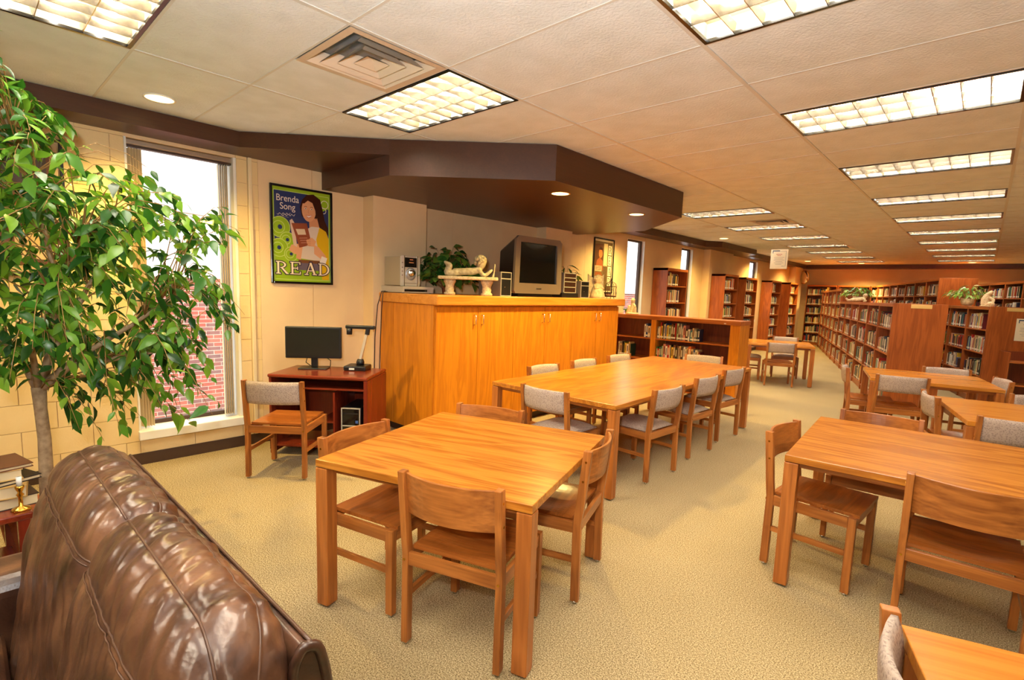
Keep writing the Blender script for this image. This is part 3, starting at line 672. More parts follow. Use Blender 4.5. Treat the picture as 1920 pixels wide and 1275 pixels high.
for b in near:
    o = b['M'] @ Vector((b['x']+b['th']/2, b['y'], b['z'])); m_ = MB()
    book_parts(m_, b, True); m_.v = [(p[0]-o.x, p[1]-o.y, p[2]-o.z) for p in m_.v]
    ob = m_.build('book', book_m, None, loc=o)
    n = b['idx']; n2 = CNT[b['where']]-n+1
    od = OR1[n-1]+' from left' if n <= n2 or n2 > 20 else OR1[n2-1]+' from right'
    if n == 1: od = 'leftmost'
    if n2 == 1: od = 'rightmost'
    lb = '%s book, %s on %s' % (BC[b['c']][0], od, b['where'])
    tag(ob, lb, 'book', 'books on '+b['where'])
m_ = MB()
for b in rest_b: book_parts(m_, b, False)
tag(m_.build('more_books', book_m), 'many smaller far books filling the distant library shelves', 'books', None, 'stuff')
# ------------------------------------------------------------------ storage counter
t = thing('storage_counter', 'long orange oak storage counter with doors along the window wall', 'cabinet', (0, 0, 0))
box('body', -5.09, 3.15, .09, -3.98, 6.50, 1.388, cab_z, t, .003); box('toe_kick', -5.05, 3.19, 0, -4.04, 6.46, .09, base_m, t)
box('side_board', -5.09, 3.134, .09, -4.66, 3.149, 1.388, cab_z, t, .002); box('side_board', -4.655, 3.134, .09, -3.98, 3.149, 1.388, cab_z, t, .002)
box('top_slab', -5.095, 3.115, 1.39, -3.90, 6.58, 1.49, cab_x, t, .012)
for i in range(6):
    a = 3.15+.5583*i; b = a+.5583
    d_ = box('door', -3.98, a+.003, .10, -3.958, b-.003, 1.372, cab_z, t, .002)
    hy = b-.055 if i % 2 == 0 else a+.055
    MB().tube([(-3.958, hy, 1.185), (-3.928, hy, 1.19), (-3.928, hy, 1.285), (-3.958, hy, 1.29)], .0055, 8).build('handle', chrome, d_, True)
ZT = 1.49
# ------------------------------------------------------------------ computer desk
t = thing('computer_desk', 'dark cherry computer desk standing askew in the corner', 'desk', (-4.648, 1.819, 0), R(39.9))
w, d = .90, .56
MB().box(0, 0, .72, w, d, .75).build('desk_top', cherry_x, t, bevel=.012, seg=4)
box('side_panel', .01, .01, .06, .035, d-.01, .72, cherry_z, t, .004); box('side_panel', w-.035, .0, .06, w, d-.0, .72, cherry_z, t, .006)
box('back_panel', .035, d-.03, .2, w-.035, d-.015, .72, cherry_z, t)
box('keyboard_shelf', .04, .03, .62, w-.04, .4, .637, cherry_x, t, .003); box('divider', .58, .03, .09, .597, d-.03, .60, cherry_z, t, .002)
box('bottom_shelf', .035, .05, .08, w-.035, d-.03, .098, cherry_x, t, .002); box('small_shelf', .40, .1, .30, .58, .45, .315, cherry_x, t, .002)
box('foot_bar', .02, .0, .03, .04, d, .06, cherry_z, t); box('foot_bar', w-.03, 0, .03, w-.01, d, .06, cherry_z, t)
for x in (.03, w-.02):
    for y in (.05, d-.05): MB().ball((x, y, .016), .016).build('caster', black, t, True)
DM = Matrix.Translation((-4.648, 1.819, 0)) @ Matrix.Rotation(R(39.9), 4, 'Z')
def on_desk(x, y, z=.75): q = DM @ Vector((x, y, z)); return (q.x, q.y, q.z)
# tower pc in the desk
t = thing('computer_tower', 'small black and silver computer tower inside the desk', 'computer', on_desk(.64, .06, .098), R(39.9))
box('case', 0, .02, 0, .175, .40, .36, black, t, .004); box('front_panel', .008, .008, .01, .167, .02, .35, blackg, t, .004)
fm = MB(); fm.box(0, .0, 0, .01, .02, .36).box(.165, 0, 0, .175, .02, .36).box(.01, 0, .35, .165, .02, .36).box(.01, 0, 0, .165, .02, .01).box(.01, 0, .19, .165, .02, .2)
fm.build('silver_trim', silver, t, bevel=.003); box('badge', .13, .005, .22, .155, .008, .245, mat('badge blue', lin(60, 90, 150), .3), t); box('drive_slot', .02, .005, .3, .155, .008, .315, black, t)
# monitor
t = thing('monitor', 'black flat computer monitor on the cherry desk', 'monitor', on_desk(.25, .40), R(50))
MB().box(-.13, -.09, 0, .13, .09, .012).build('base', black, t, bevel=.006); MB().box(-.03, .0, .012, .03, .03, .2).build('neck', black, t, bevel=.006)
sc = MB().box(-.255, -.03, .10, .255, .02, .40).build('display_case', black, t, bevel=.008); box('screen', -.24, -.033, .12, .24, -.029, .382, mat('screen off', lin(34, 34, 32), .18), t)
MB().tube([(-.06, .02, .13), (-.09, .05, .05), (-.05, .08, .01)], .004, 6).build('cable', black, t); MB().tube([(.07, .02, .13), (.14, .05, .07), (.13, .08, .01)], .004, 6).build('cable', black, t)
# document camera
t = thing('document_camera', 'black document camera with a pale arm on the desk right side', 'camera', on_desk(.66, .43), R(42))
MB().box(-.105, -.1, 0, .105, .1, .045).build('base', black, t, bevel=.01); box('base_label', -.05, -.102, .012, .0, -.1, .028, white_m, t)
MB().lathe([(.0001, .045), (.035, .045), (.038, .07), (.028, .1), (.0001, .1)], 16, (.02, .02, 0), cap=False).build('pivot', black, t, True)
MB().tube([(.02, .02, .09), (.085, .02, .36)], .017, 4).build('arm', mat('arm cream', lin(214, 200, 180), .35, .3), t)
MB().tube([(.085, .02, .34), (.095, .02, .40)], .022, 8).build('elbow', black, t); MB().box(-.12, 0, .39, .16, .045, .425).build('head', black, t, bevel=.01)
MB().lathe([(.0001, 0), (.026, 0), (.028, .06), (.0001, .06)], 14, (-.085, .022, .335), cap=False).build('lens', black, t, True)
# cords down the wall
t = thing('wall_cords', 'black cords hanging down the wall beside the counter end', 'cord', (0, 0, 0))
MB().tube([(-4.80, 3.2, 1.51), (-4.83, 3.10, 1.5), (-4.86, 3.07, 1.35), (-4.88, 3.05, 1.0), (-4.88, 3.04, .5), (-4.88, 3.03, .02)], .005, 6).build('cord', black, t, True)
MB().tube([(-4.78, 3.2, 1.51), (-4.79, 3.09, 1.49), (-4.80, 3.08, 1.3), (-4.81, 3.07, .9), (-4.82, 3.06, .4), (-4.83, 3.06, .02)], .005, 6).build('cord', black, t, True)
t = thing('outlet_box', 'cream electrical outlet box low on the wall beside the window', 'outlet', (XL, 2.02, .30)); MB().box(0, 0, 0, .07, .09, .13).build('box', cream, t, bevel=.006); box('cover', .07, .01, .01, .074, .08, .12, white_m, t, .002)
MB().tube([(.074, .045, .07), (.12, .05, .05), (.13, .06, -.1), (.06, .08, -.27)], .004, 6).build('yellow_cable', mat('yellow cable', lin(220, 190, 40), .4), t, True)
# ------------------------------------------------------------------ objects on the counter
def pt(x, y, z=ZT): return (x, y, z)
# dvd player + stereo at the left end
t = thing('dvd_player', 'flat silver disc player on the left end of the counter', 'disc player', (-4.50, 3.14, ZT), PI/2)
MB().box(0, 0, .006, .40, .42, .072).build('case', silver, t, bevel=.003); box('front_strip', .02, -.004, .018, .31, .001, .042, blackg, t); box('front_panel', .0, -.003, .044, .40, .002, .070, silver, t)
for x in (.03, .39): MB().lathe([(.0001, 0), (.014, 0), (.014, .007), (.0001, .007)], 10, (x, .04, 0), cap=False).build('foot', black, t)
t = thing('mini_stereo', 'silver mini stereo with a round volume knob standing on the disc player', 'stereo', (-4.56, 3.155, ZT+.073), PI/2)
MB().box(0, .014, .006, .25, .30, .31).build('case', mat('stereo case', lin(176, 164, 140), .4, .2), t, bevel=.006)
MB().box(0, 0, 0, .25, .016, .318).build('front_panel', silver, t, bevel=.008); box('display', .05, -.003, .2, .2, .001, .30, blackg, t)
MB().lathe([(.0001, .03), (.03, .03), (.034, 0), (.04, 0)], 20, M=Matrix.Translation((.135, 0, .14)) @ Matrix.Rotation(PI/2, 4, 'X'), cap=False).build('volume_knob', chrome, t, True)
MB().lathe([(.042, .003), (.066, .003), (.066, 0)], 24, M=Matrix.Translation((.125, 0, .13)) @ Matrix.Rotation(PI/2, 4, 'X'), cap=False).build('knob_ring', mat('knob ring', lin(160, 164, 176), .3, .5), t, True)
MB().box(.036, -.005, .0, .048, .001, .318).box(.204, -.005, 0, .216, .001, .318).build('chrome_bars', chrome, t, bevel=.002); box('lower_strip', .05, -.003, .03, .2, .001, .036, greym, t)
wl_ = mat('display letters', lin(220, 150, 100), .5)
for z, a, b in ((.275, .11, .15), (.245, .10, .16)): box('display_mark', a, -.0042, z, b, -.0035, z+.008, wl_, t)
for z in (.11, .15, .19, .24): box('button', .012, -.003, z, .026, 0, z+.01, greym, t)
# generic leafy plant
def leaf_mesh(Lh, Wd, droop=.25, name='leaf', mt=None):
    vs = []; prof = [(0, 0), (.12, .55), (.35, 1), (.6, .8), (.82, .35), (1, 0)]
    for s_, wd in prof:
        z = -droop*Lh*s_*s_
        vs += [(-Wd/2*wd, Lh*s_, z+.12*Wd*wd), (0, Lh*s_, z), (Wd/2*wd, Lh*s_, z+.12*Wd*wd)]
    fs = []
    for i in range(5): fs += [(i*3, i*3+1, i*3+4, i*3+3), (i*3+1, i*3+2, i*3+5, i*3+4)]
    return vs, fs
def plant(name, label, loc, spread, height, n, Lh, Wd, mt, droop=.5, pot=None, seed=1, rx=1, ry=1, z0=.1, cat='plant'):
    t = thing(name, label, cat, loc); rr = random.Random(seed); parts = 0
    vs, fs = leaf_mesh(Lh, Wd, droop); me = MB().add(vs, fs).mesh('leaf', mt, True); st = MB()
    for i in range(n):
        a = rr.uniform(0, 2*PI); q = rr.random()**.6; x, y = math.cos(a)*spread*q*rx, math.sin(a)*spread*q*ry; z = z0+height*(1-q*q*.7)*rr.uniform(.35, 1)
        st.tube([(0, 0, z0*.6), (x*.5, y*.5, z*.8), (x, y, z)], .0015, 4)
        o = bpy.data.objects.new('leaf', me); COL.objects.link(o); o.parent = t; o.location = (x, y, z)
        o.rotation_euler = (rr.uniform(-.9, .5), rr.uniform(-.6, .6), a-PI/2+rr.uniform(-.6, .6)); k = rr.uniform(.75, 1.2); o.scale = (k, k, k)
    st.build('stems', twig_m, t)
    if pot: MB().lathe(pot[0], 24, cap=False).build('pot', pot[1], t, True)
    return t
pot1 = [(.0001, 0), (.05, 0), (.07, .12), (.075, .13), (.068, .125), (.0001, .11)]
plant('ivy_plant', 'bushy green ivy behind the little stone bench on the counter', (-4.66, 3.86, ZT),   .36, .50, 200, .12, .10, ivy_m, .4, (pot1, terra), 4, .8, 1.1, .06)
plant('palm_plant', 'dark green leafy plant behind the right side of the television', (-4.66, 6.12, ZT), .26, .36, 40, .17, .05, ivy_m, .6, (pot1, terra), 6, .8, 1.2, .12)
# stone bench with reading figure
t = thing('stone_bench', 'miniature carved stone bench carrying the reading figure', 'ornament', (-4.18, 3.76, ZT), R(46))
MB().box(-.32, -.09, .165, .32, .09, .20).build('bench_seat', stone, t, bevel=.008)
for x in (-.2, .2): MB().lathe([(.0001, 0), (.062, 0), (.062, .02), (.045, .035), (.05, .06), (.044, .09), (.054, .12), (.066, .14), (.066, .165), (.0001, .165)], 16, (x, 0, 0), cap=False).build('bench_leg', stone, t, True)
def skin(name, verts, edges, radii, mt, parent, lv=2, root=0):
    me = bpy.data.meshes.new(name); me.from_pydata([tuple(v) for v in verts], edges, []); me.materials.append(mt)
    o = bpy.data.objects.new(name, me); COL.objects.link(o)
    if parent: o.parent = parent
    o.modifiers.new('skin', 'SKIN'); sv = me.skin_vertices[0].data if me.skin_vertices else None
    if sv is None:
        me.attributes  # skin layer is added with the modifier on evaluation
    if me.skin_vertices:
        for i, r in enumerate(radii): me.skin_vertices[0].data[i].radius = (r, r) if not isinstance(r, tuple) else r; me.skin_vertices[0].data[i].use_root = (i == root)
    s_ = o.modifiers.new('sub', 'SUBSURF'); s_.levels = s_.render_levels = lv
    return o
def loft_figure(name, chains, mt, parent):
    m_ = MB()
    for pts, rs in chains:
        # smooth the chain
        P = [Vector(p) for p in pts]; out = []; ro = []
        for i in range(len(P)-1):
            for k in range(4):
                tt = k/4; p0 = P[max(i-1, 0)]; p1 = P[i]; p2 = P[i+1]; p3 = P[min(i+2, len(P)-1)]
                out.append(.5*((2*p1)+(p2-p0)*tt+(2*p0-5*p1+4*p2-p3)*tt*tt+(3*p1-p0-3*p2+p3)*tt**3)); ro.append(rs[i]*(1-tt)+rs[i+1]*tt)
        out.append(P[-1]); ro.append(rs[-1])
        m_.tube(out, ro, 10); m_.ball(out[0], ro[0], 8, 5); m_.ball(out[-1], ro[-1], 8, 5)
    o = m_.build(name, mt, parent, True)
    rm = o.modifiers.new('merge', 'REMESH'); rm.mode = 'VOXEL'; rm.voxel_size = .004; rm.use_smooth_shade = True
    sm = o.modifiers.new('smooth', 'SMOOTH'); sm.iterations = 4
    return o
t = thing('reading_figure', 'pale stone child figure lying on the miniature bench reading a book', 'figurine', (-4.18, 3.76, ZT+.199), R(46))
t.scale = (1.6, 1.6, 1.5)
loft_figure('body', [([(-.09, 0, .03), (-.03, 0, .035), (.03, 0, .04), (.07, 0, .05)], [.028, .026, .028, .024]),
 ([(-.09, .015, .025), (-.15, .02, .02), (-.14, .02, .07), (-.16, .02, .10)], [.024, .018, .014, .01]), ([(-.09, -.015, .025), (-.14, -.02, .02), (-.12, -.02, .075), (-.15, -.02, .095)], [.024, .018, .014, .01]),
 ([(.07, .02, .05), (.10, .025, .012), (.15, .015, .05)], [.015, .012, .01]), ([(.07, -.02, .05), (.11, -.025, .012), (.155, -.015, .05)], [.015, .012, .01]),
 ([(.07, 0, .055), (.083, 0, .085), (.088, 0, .115)], [.016, .03, .034])], stone, t)
hm = MB()
rr = random.Random(2)
for i in range(60):
    a = rr.uniform(0, 2*PI); b = rr.uniform(0, PI*.62); c_ = Vector((math.sin(b)*math.cos(a), math.sin(b)*math.sin(a), math.cos(b)))
    if c_.x > .55 and c_.z < .4: continue
    hm.ball(Vector((.078, 0, .11))+c_*.037, .012, 6, 4)
hm.build('curly_hair', stone, t, True)
MB().box(.165, -.03, .0, .172, .03, .11, Matrix.Rotation(.08, 4, 'Y')).box(.15, -.03, .0, .155, .03, .1, Matrix.Rotation(.3, 4, 'Y')).build('open_book', stone, t, bevel=.002)
# speakers
def speaker(label, x, y, w, d, h):
    t = thing('bookshelf_speaker', label, 'speaker', (x, y, ZT), PI/2, 'black front stereo speakers')
    MB().box(0, .01, 0, w, d, h).build('cabinet', greym, t, bevel=.004); box('grille', .008, 0, .008, w-.008, .012, h*.7, black, t, .003); box('tweeter_grille', .008, 0, h*.74, w-.008, .012, h-.01, black, t, .003)
    fm = MB().box(0, -.002, 0, .008, .01, h).box(w-.008, -.002, 0, w, .01, h).box(.008, -.002, h-.01, w-.008, .01, h).box(.008, -.002, h*.7, w-.008, .01, h*.74).box(.008, -.002, 0, w-.008, .01, .008)
    fm.build('silver_frame', silver, t, bevel=.002); MB().ball((w*.35, -.003, h*.38), .006).build('badge', chrome, t, True)
speaker('black speaker with pale frame at the left of the television', -4.02, 4.10, .17, .36, .27)
speaker('black speaker with pale frame at the right of the compact stereo', -4.06, 5.68, .19, .26, .225)
# television
t = thing('television', 'big grey tube television on the counter', 'television', (-4.06, 4.36, ZT), R(86))
t.scale = (1.10, 1, 1.23)
w, h = .74, .57
prof = lambda z: (.0 if z < .35 else (z-.35)*.06)
m_ = MB()
def slab(pts, y0, y1, s0=1, s1=1):
    n = len(pts); cx_, cz = w/2, .27
    vs = [((x-cx_)*s0+cx_, y0, (z-cz)*s0+cz) for x, z in pts]+[((x-cx_)*s1+cx_, y1, (z-cz)*s1+cz) for x, z in pts]
    return vs, [tuple(range(n)), tuple(range(2*n-1, n-1, -1))]+[(i, n+i, n+(i+1) % n, (i+1) % n) for i in range(n)]
outl = [(.02, .03), (w-.02, .03), (w, .06), (w-.015, .54), (w-.05, h), (.05, h), (.015, .54), (0, .06)]
vs, fs = slab(outl, .03, .45, 1, .62); m_.add(vs, fs); m_.build('rear_housing', black, t, bevel=.01)
m_ = MB(); hole = [(.075, .13), (w-.075, .13), (w-.085, .515), (.085, .515)]
O8 = outl; vs = [(x, 0, z) for x, z in O8]+[(x, .035, z) for x, z in O8]+[(x, .004, z) for x, z in hole]+[(x, .03, z) for x, z in hole]
fs = [(i, 8+i, 8+(i+1) % 8, (i+1) % 8) for i in range(8)]+[(16+i, 16+(i+1) % 4, 20+(i+1) % 4, 20+i) for i in range(4)]
fs += [(0, 1, 17, 16), (1, 2, 17), (2, 3, 18, 17), (3, 4, 18), (4, 5, 19, 18), (5, 6, 19), (6, 7, 16, 19), (7, 0, 16)]
m_.add(vs, fs).build('bezel', mat('tv grey', lin(128, 112, 98), .3, .2), t)
Pg = []
for i in range(9):
    row_ = []
    for j in range(11):
        u_, v_ = j/10, i/8; row_.append((.07+(w-.14)*u_, .022-.008*(1-(2*u_-1)**2)*(1-(2*v_-1)**2), .125+.395*v_))
    Pg.append(row_)
MB().grid(Pg).build('tube_screen', blackg, t, True); MB().box(.1, .05, 0, w-.1, .35, .03).build('base', black, t, bevel=.006)
MB().box(.33, -.002, .075, .41, .001, .085).build('nameplate', chrome, t)
# compact stereo
t = thing('compact_stereo', 'stacked compact stereo deck between television and right speaker', 'stereo', (-4.06, 5.30, ZT), PI/2)
t.scale = (1.35, 1, 1)
MB().box(-.02, .0, 0, .24, .28, .06).build('amplifier', black, t, bevel=.004); MB().box(.0, .01, .06, .2, .27, .32).build('deck_case', greym, t, bevel=.004)
fm = MB()
for a, b in ((.068, .13), (.14, .20), (.21, .25), (.26, .31)): box('deck_window', .01, .003, a, .19, .011, b, mat('deck brown', lin(56, 36, 30), .2), t, .002)
for z in (.06, .13, .2, .25, .31): fm.box(0, .0, z, .2, .011, z+.009)
fm.box(0, 0, .06, .009, .011, .32).box(.191, 0, .06, .2, .011, .32).build('silver_trim', silver, t)
# angel figurine
t = thing('angel_figurine', 'cream angel figurine with wings on the counter', 'figurine', (-4.10, 6.14, ZT), R(60))
t.scale = (1.3, 1.2, 1.25)
MB().lathe([(.0001, 0), (.085, 0), (.082, .03), (.055, .12), (.042, .15), (.03, .165), (.0001, .17)], 20, cap=False).build('gown', plaster, t, True)
MB().ball((0, -.005, .205), (.042, .042, .045), 14, 9).ball((0, -.05, .2), .006).tube([(-.04, 0, .15), (-.045, -.04, .11), (-.005, -.055, .12)], .013, 8).tube([(.04, 0, .15), (.045, -.04, .11), (.005, -.055, .12)], .013, 8).build('head_and_arms', plaster, t, True)
hm = MB(); rr = random.Random(8)
for i in range(50):
    a = rr.uniform(0, 2*PI); b = rr.uniform(0, PI*.6); c_ = Vector((math.sin(b)*math.cos(a), math.sin(b)*math.sin(a), math.cos(b)))
    if c_.y < -.5 and c_.z < .5: continue
    hm.ball(Vector((0, 0, .208))+c_*.045, .013, 6, 4)
hm.build('curls', plaster, t, True)
for s_ in (-1, 1):
    Pw = [[(s_*(.02+.075*u_), .04+.02*u_, .07+.14*v_+.06*u_*v_-.03*u_*(1-v_)) for u_ in (0, .25, .5, .75, 1)] for v_ in (0, .2, .4, .6, .8, 1)]
    MB().sheet(Pw, (0, .012, 0)).build('wing', plaster, t, True)
# birdcage
t = thing('wire_birdcage', 'small brown wire birdcage at the right end of the counter', 'ornament', (-4.06, 6.42, ZT))
t.scale = (1.1, 1.1, 1.08); wm = mat('rusty wire', lin(84, 50, 28), .5, .5)
m_ = MB(); r0 = .075
for z in (.035, .16): m_.tube([(r0*math.cos(2*PI*k/20), r0*math.sin(2*PI*k/20), z) for k in range(21)], .004, 5)
for k in range(12):
    c_, s_ = math.cos(2*PI*k/12), math.sin(2*PI*k/12); m_.tube([(r0*c_, r0*s_, .035), (r0*c_, r0*s_, .16), (r0*.85*c_, r0*.85*s_, .195), (r0*.4*c_, r0*.4*s_, .22), (0, 0, .235)], .002, 4)
m_.build('cage_wires', wm, t)
m_ = MB()
for k in range(10):
    a = 2*PI*k/10; m_.tube([(r0*math.cos(a+q*.16)*1.01, r0*math.sin(a+q*.16)*1.01, .04+.11*q/5+.01*math.sin(q*2.5)) for q in range(6)], .002, 4)
m_.build('scroll_work', wm, t); MB().lathe([(.0001, .02), (r0, .02), (r0, .035), (.0001, .035)], 20, cap=False).build('floor_plate', wm, t, True)
MB().ball((0, 0, .245), .01, 8, 6).tube([(0, 0, .24), (0, 0, .27)], .003, 5).build('finial', wm, t, True)
for k in range(3): MB().tube([(.05*math.cos(k*2.1), .05*math.sin(k*2.1), .02), (.055*math.cos(k*2.1), .055*math.sin(k*2.1), 0)], .004, 6).build('foot', wm, t)
# on the low bookcase
t = thing('cherub_group', 'small cream statue group on the left end of the low bookcase', 'figurine', (-4.58, 7.98, 1.217))
t.scale = (1.15, 1.15, 1.15)
loft_figure('statue', [([(0, 0, .03), (0, 0, .1), (0, 0, .16)], [.05, .035, .03]), ([(0, 0, .17), (0, 0, .21)], [.03, .034]), ([(-.06, -.02, .03), (-.05, -.02, .08), (-.045, -.02, .11)], [.035, .028, .026]), ([(.05, -.02, .03), (.05, -.02, .1)], [.03, .024]), ([(.02, 0, .15), (.06, -.03, .12), (.05, -.03, .1)], [.014, .012, .01])], plaster, t)
MB().lathe([(.0001, 0), (.1, 0), (.095, .02), (.0001, .03)], 18, cap=False).build('base', plaster, t, True)
plant('small_plant', 'little green plant beside the statue group on the low bookcase', (-4.72, 8.05, 1.217), .08, .07, 22, .06, .04, ivy_m, .3, ([(.0001, 0), (.035, 0), (.042, .05), (.0001, .045)], terra), 9, 1, 1, .04)
# on the low stacks
def on_row(wof, u, z): q = P0+Wv*wof+U*u; return (q.x, q.y, z)
pot2 = [(.0001, 0), (.06, 0), (.085, .03), (.098, .08), (.095, .12), (.1, .13), (.09, .125), (.0001, .11)]
z0 = 1.569
plant('potted_fern', 'fern in a round cream pot on top of the low right stack', on_row(1.70, 3.25, z0), .32, .26, 150, .09, .035, ivyv_m, .5, (pot2, plaster), 12, 1, 1, .13)
t = thing('seated_figure', 'cream seated hooded figure beside the round cream pot', 'figurine', on_row(1.76, 2.50, z0), TH)
t.scale = (.95, .95, 1.0)
loft_figure('statue', [([(0, .02, .04), (-.005, .02, .12), (.01, .0, .19)], [.08, .075, .055]), ([(.02, -.02, .21), (.03, -.035, .235)], [.045, .038]), ([(0, -.03, .03), (.05, -.09, .05), (.04, -.1, .01)], [.04, .035, .02]), ([(.0, -.02, .15), (.06, -.06, .12), (.06, -.09, .08)], [.03, .025, .02])], plaster, t)
MB().lathe([(.0001, 0), (.09, 0), (.085, .015), (.0001, .02)], 16, cap=False).build('base', plaster, t, True)
plant('trailing_fern', 'bright green fern on the middle stack behind the reclining cherub', on_row(.30, 5.75, z0), .32, .26, 130, .10, .045, ivyv_m, .5, (pot2, plaster), 13, 1, 1, .12)
t = thing('reclining_cherub', 'small cream reclining cherub in front of the bright green fern', 'figurine', on_row(.26, 5.25, z0), TH)
loft_figure('statue', [([(-.12, 0, .04), (0, 0, .05), (.1, 0, .08)], [.045, .05, .045]), ([(.12, 0, .1), (.13, 0, .15)], [.03, .05]), ([(-.12, 0, .04), (-.2, -.02, .03), (-.24, -.02, .07)], [.035, .028, .02]), ([(.08, -.03, .07), (.14, -.06, .03), (.1, -.08, .02)], [.025, .02, .018])], plaster, t)
# convex mirror
t = thing('convex_mirror', 'round convex safety mirror in the far left corner', 'mirror', (-4.80, 19.95, 2.36), R(-38))
Mm = Matrix.Rotation(PI/2, 4, 'X')
MB().lathe([(.0001, .10), (.08, .092), (.15, .065), (.2, .03), (.225, 0)], 28, M=Mm, cap=False).build('mirror_dome', mat('mirror', (.9, .9, .9), .05, 1), t, True)
MB().lathe([(.222, -.01), (.235, -.01), (.235, .012), (.222, .012)], 28, M=Mm, cap=False).build('rim', brass, t, True); MB().tube([(0, 0, 0), (0, .15, .02)], .015, 8).build('bracket', black, t)
# ------------------------------------------------------------------ posters
def poster_base(label, y0, y1, z0, z1, name='framed_poster', fw=.022):
    t = thing(name, label, 'poster', (XL, y0, z0), PI/2); w, h = y1-y0, z1-z0     # local x along +Y of the room, local -y towards the room
    fm = MB().box(0, -.022, 0, fw, 0, h).box(w-fw, -.022, 0, w, 0, h).box(fw, -.022, 0, w-fw, 0, fw).box(fw, -.022, h-fw, w-fw, 0, h)
    fm.build('frame', frame_m, t, bevel=.003); return t, w, h
class Print:
    def __init__(s, w, h, m): s.m = MB(); s.w, s.h, s.k, s.mg = w, h, 0, m
    def poly(s, pts, c):
        s.k += 1; y = -.008-.00006*s.k; s.m.col = lin(*c)
        X = lambda u: s.mg+(s.w-2*s.mg)*u; Z = lambda v: s.mg+(s.h-2*s.mg)*(1-v)
        s.m.add([(X(u), y, Z(v)) for u, v in pts], [tuple(range(len(pts)))])
    def rect(s, a, b, c_, d, c): s.poly([(a, b), (c_, b), (c_, d), (a, d)], c)
    def disc(s, u, v, r, c, n=20, ry=None, a0=0, a1=2*PI):
        ry = ry or r*(s.w/s.h); s.poly([(u+r*math.cos(a0+(a1-a0)*k/n), v+ry*math.sin(a0+(a1-a0)*k/n)) for k in range(n)], c)
    def ring(s, u, v, r, t_, c, n=24, a0=0, a1=2*PI):
        asp = s.w/s.h
        for k in range(n):
            a, b = a0+(a1-a0)*k/n, a0+(a1-a0)*(k+1)/n
            s.k -= 1 if k else 0
            s.poly([(u+r*math.cos(a), v+r*asp*math.sin(a)), (u+r*math.cos(b), v+r*asp*math.sin(b)), (u+(r-t_)*math.cos(b), v+(r-t_)*asp*math.sin(b)), (u+(r-t_)*math.cos(a), v+(r-t_)*asp*math.sin(a))], c)
    def line(s, pts, t_, c):
        asp = s.w/s.h
        for (a, b), (c1, d) in zip(pts, pts[1:]):
            dx, dy = c1-a, (d-b)/asp; l = math.hypot(dx, dy) or 1; nx, ny = -dy/l*t_/2, dx/l*t_/2*asp
            s.poly([(a-nx, b-ny), (c1-nx, d-ny), (c1+nx, d+ny), (a+nx, b+ny)], c); s.k -= .8
# serif letters for the big word
LET = {'R': ([(.02, 0, .38, .07), (.02, .93, .42, 1), (.13, 0, .29, 1)], 'bowl'), 'E': ([(.02, 0, .9, .07), (.02, .93, .92, 1), (.13, 0, .29, 1), (.29, .46, .7, .54), (.62, .36, .7, .64), (.82, 0, .9, .22), (.84, .76, .92, 1)], None),
       'A': ([(-.05, .93, .3, 1), (.66, .93, 1.08, 1), (.25, .62, .75, .69)], 'a'), 'D': ([(.02, 0, .4, .07), (.02, .93, .4, 1), (.13, 0, .29, 1)], 'd')}
def big_letter(p, ch, u, v, w, h, c, grow=0):
    rects, extra = LET[ch]; g = grow
    for a, b, c1, d in rects: p.rect(u+a*w-g, v+b*h-g*.66, u+c1*w+g, v+d*h+g*.66, c)
    asp = p.w/p.h
    def arc(cu, cv, ru, rv, tu, a0, a1, n=14):
        for k in range(n):
            a, b = a0+(a1-a0)*k/n, a0+(a1-a0)*(k+1)/n; p.k -= 1
            p.poly([(cu+(ru+g)*math.cos(a), cv+(rv+g*.66)*math.sin(a)), (cu+(ru+g)*math.cos(b), cv+(rv+g*.66)*math.sin(b)), (cu+(ru-tu-g)*math.cos(b), cv+(rv-.07*h-g*.66)*math.sin(b)), (cu+(ru-tu-g)*math.cos(a), cv+(rv-.07*h-g*.66)*math.sin(a))], c)
        p.k += 1
    if extra == 'bowl':
        arc(u+.36*w, v+.27*h, .5*w, .27*h, .16*w, -PI/2, PI/2); p.poly([(u+.4*w-g, v+.5*h), (u+.58*w+g, v+.5*h), (u+1.08*w+g, v+h+g*.66), (u+.86*w-g, v+h+g*.66)], c)
    if extra == 'd': arc(u+.36*w, v+.5*h, .68*w, .5*h, .17*w, -PI/2, PI/2)
    if extra == 'a':
        p.poly([(u+.47*w-g, v-.02*h-g), (u+.53*w+g, v-.02*h-g), (u+.17*w+g, v+h), (u+.08*w-g, v+h)], c); p.poly([(u+.4*w-g, v+.02*h-g), (u+.58*w+g, v-g-.02*h), (u+.97*w+g, v+h), (u+.78*w-g, v+h)], c)
def text(body, size, x, z, y, col, parent, name='lettering', align='LEFT', sx=1):
    cu = bpy.data.curves.new(name, 'FONT'); cu.body = body; cu.size = size; cu.extrude = .0003; cu.align_x = align
    cu.materials.append(col); o = bpy.data.objects.new(name, cu); COL.objects.link(o); o.parent = parent; o.location = (x, y, z); o.rotation_euler = (PI/2, 0, 0); o.scale = (sx, 1, 1)
    bpy.context.view_layer.update(); me = bpy.data.meshes.new_from_object(o.evaluated_get(bpy.context.evaluated_depsgraph_get())); q = bpy.data.objects.new(name, me); COL.objects.link(q)
    q.parent = parent; q.location = o.location; q.rotation_euler = o.rotation_euler; q.scale = o.scale; bpy.data.objects.remove(o); return q
t, w, h = poster_base('framed poster of a dark-haired person in a yellow cardigan holding a book', 2.056, 2.677, 1.548, 2.482)
p = Print(w, h, .022)
GR, GL, BL, CRM = (150, 184, 40), (196, 214, 110), (44, 56, 104), (236, 226, 206)
p.rect(0, 0, 1, 1, GR); p.rect(.02, .03, .98, .98, GL); p.rect(.028, .036, .972, .974, BL)
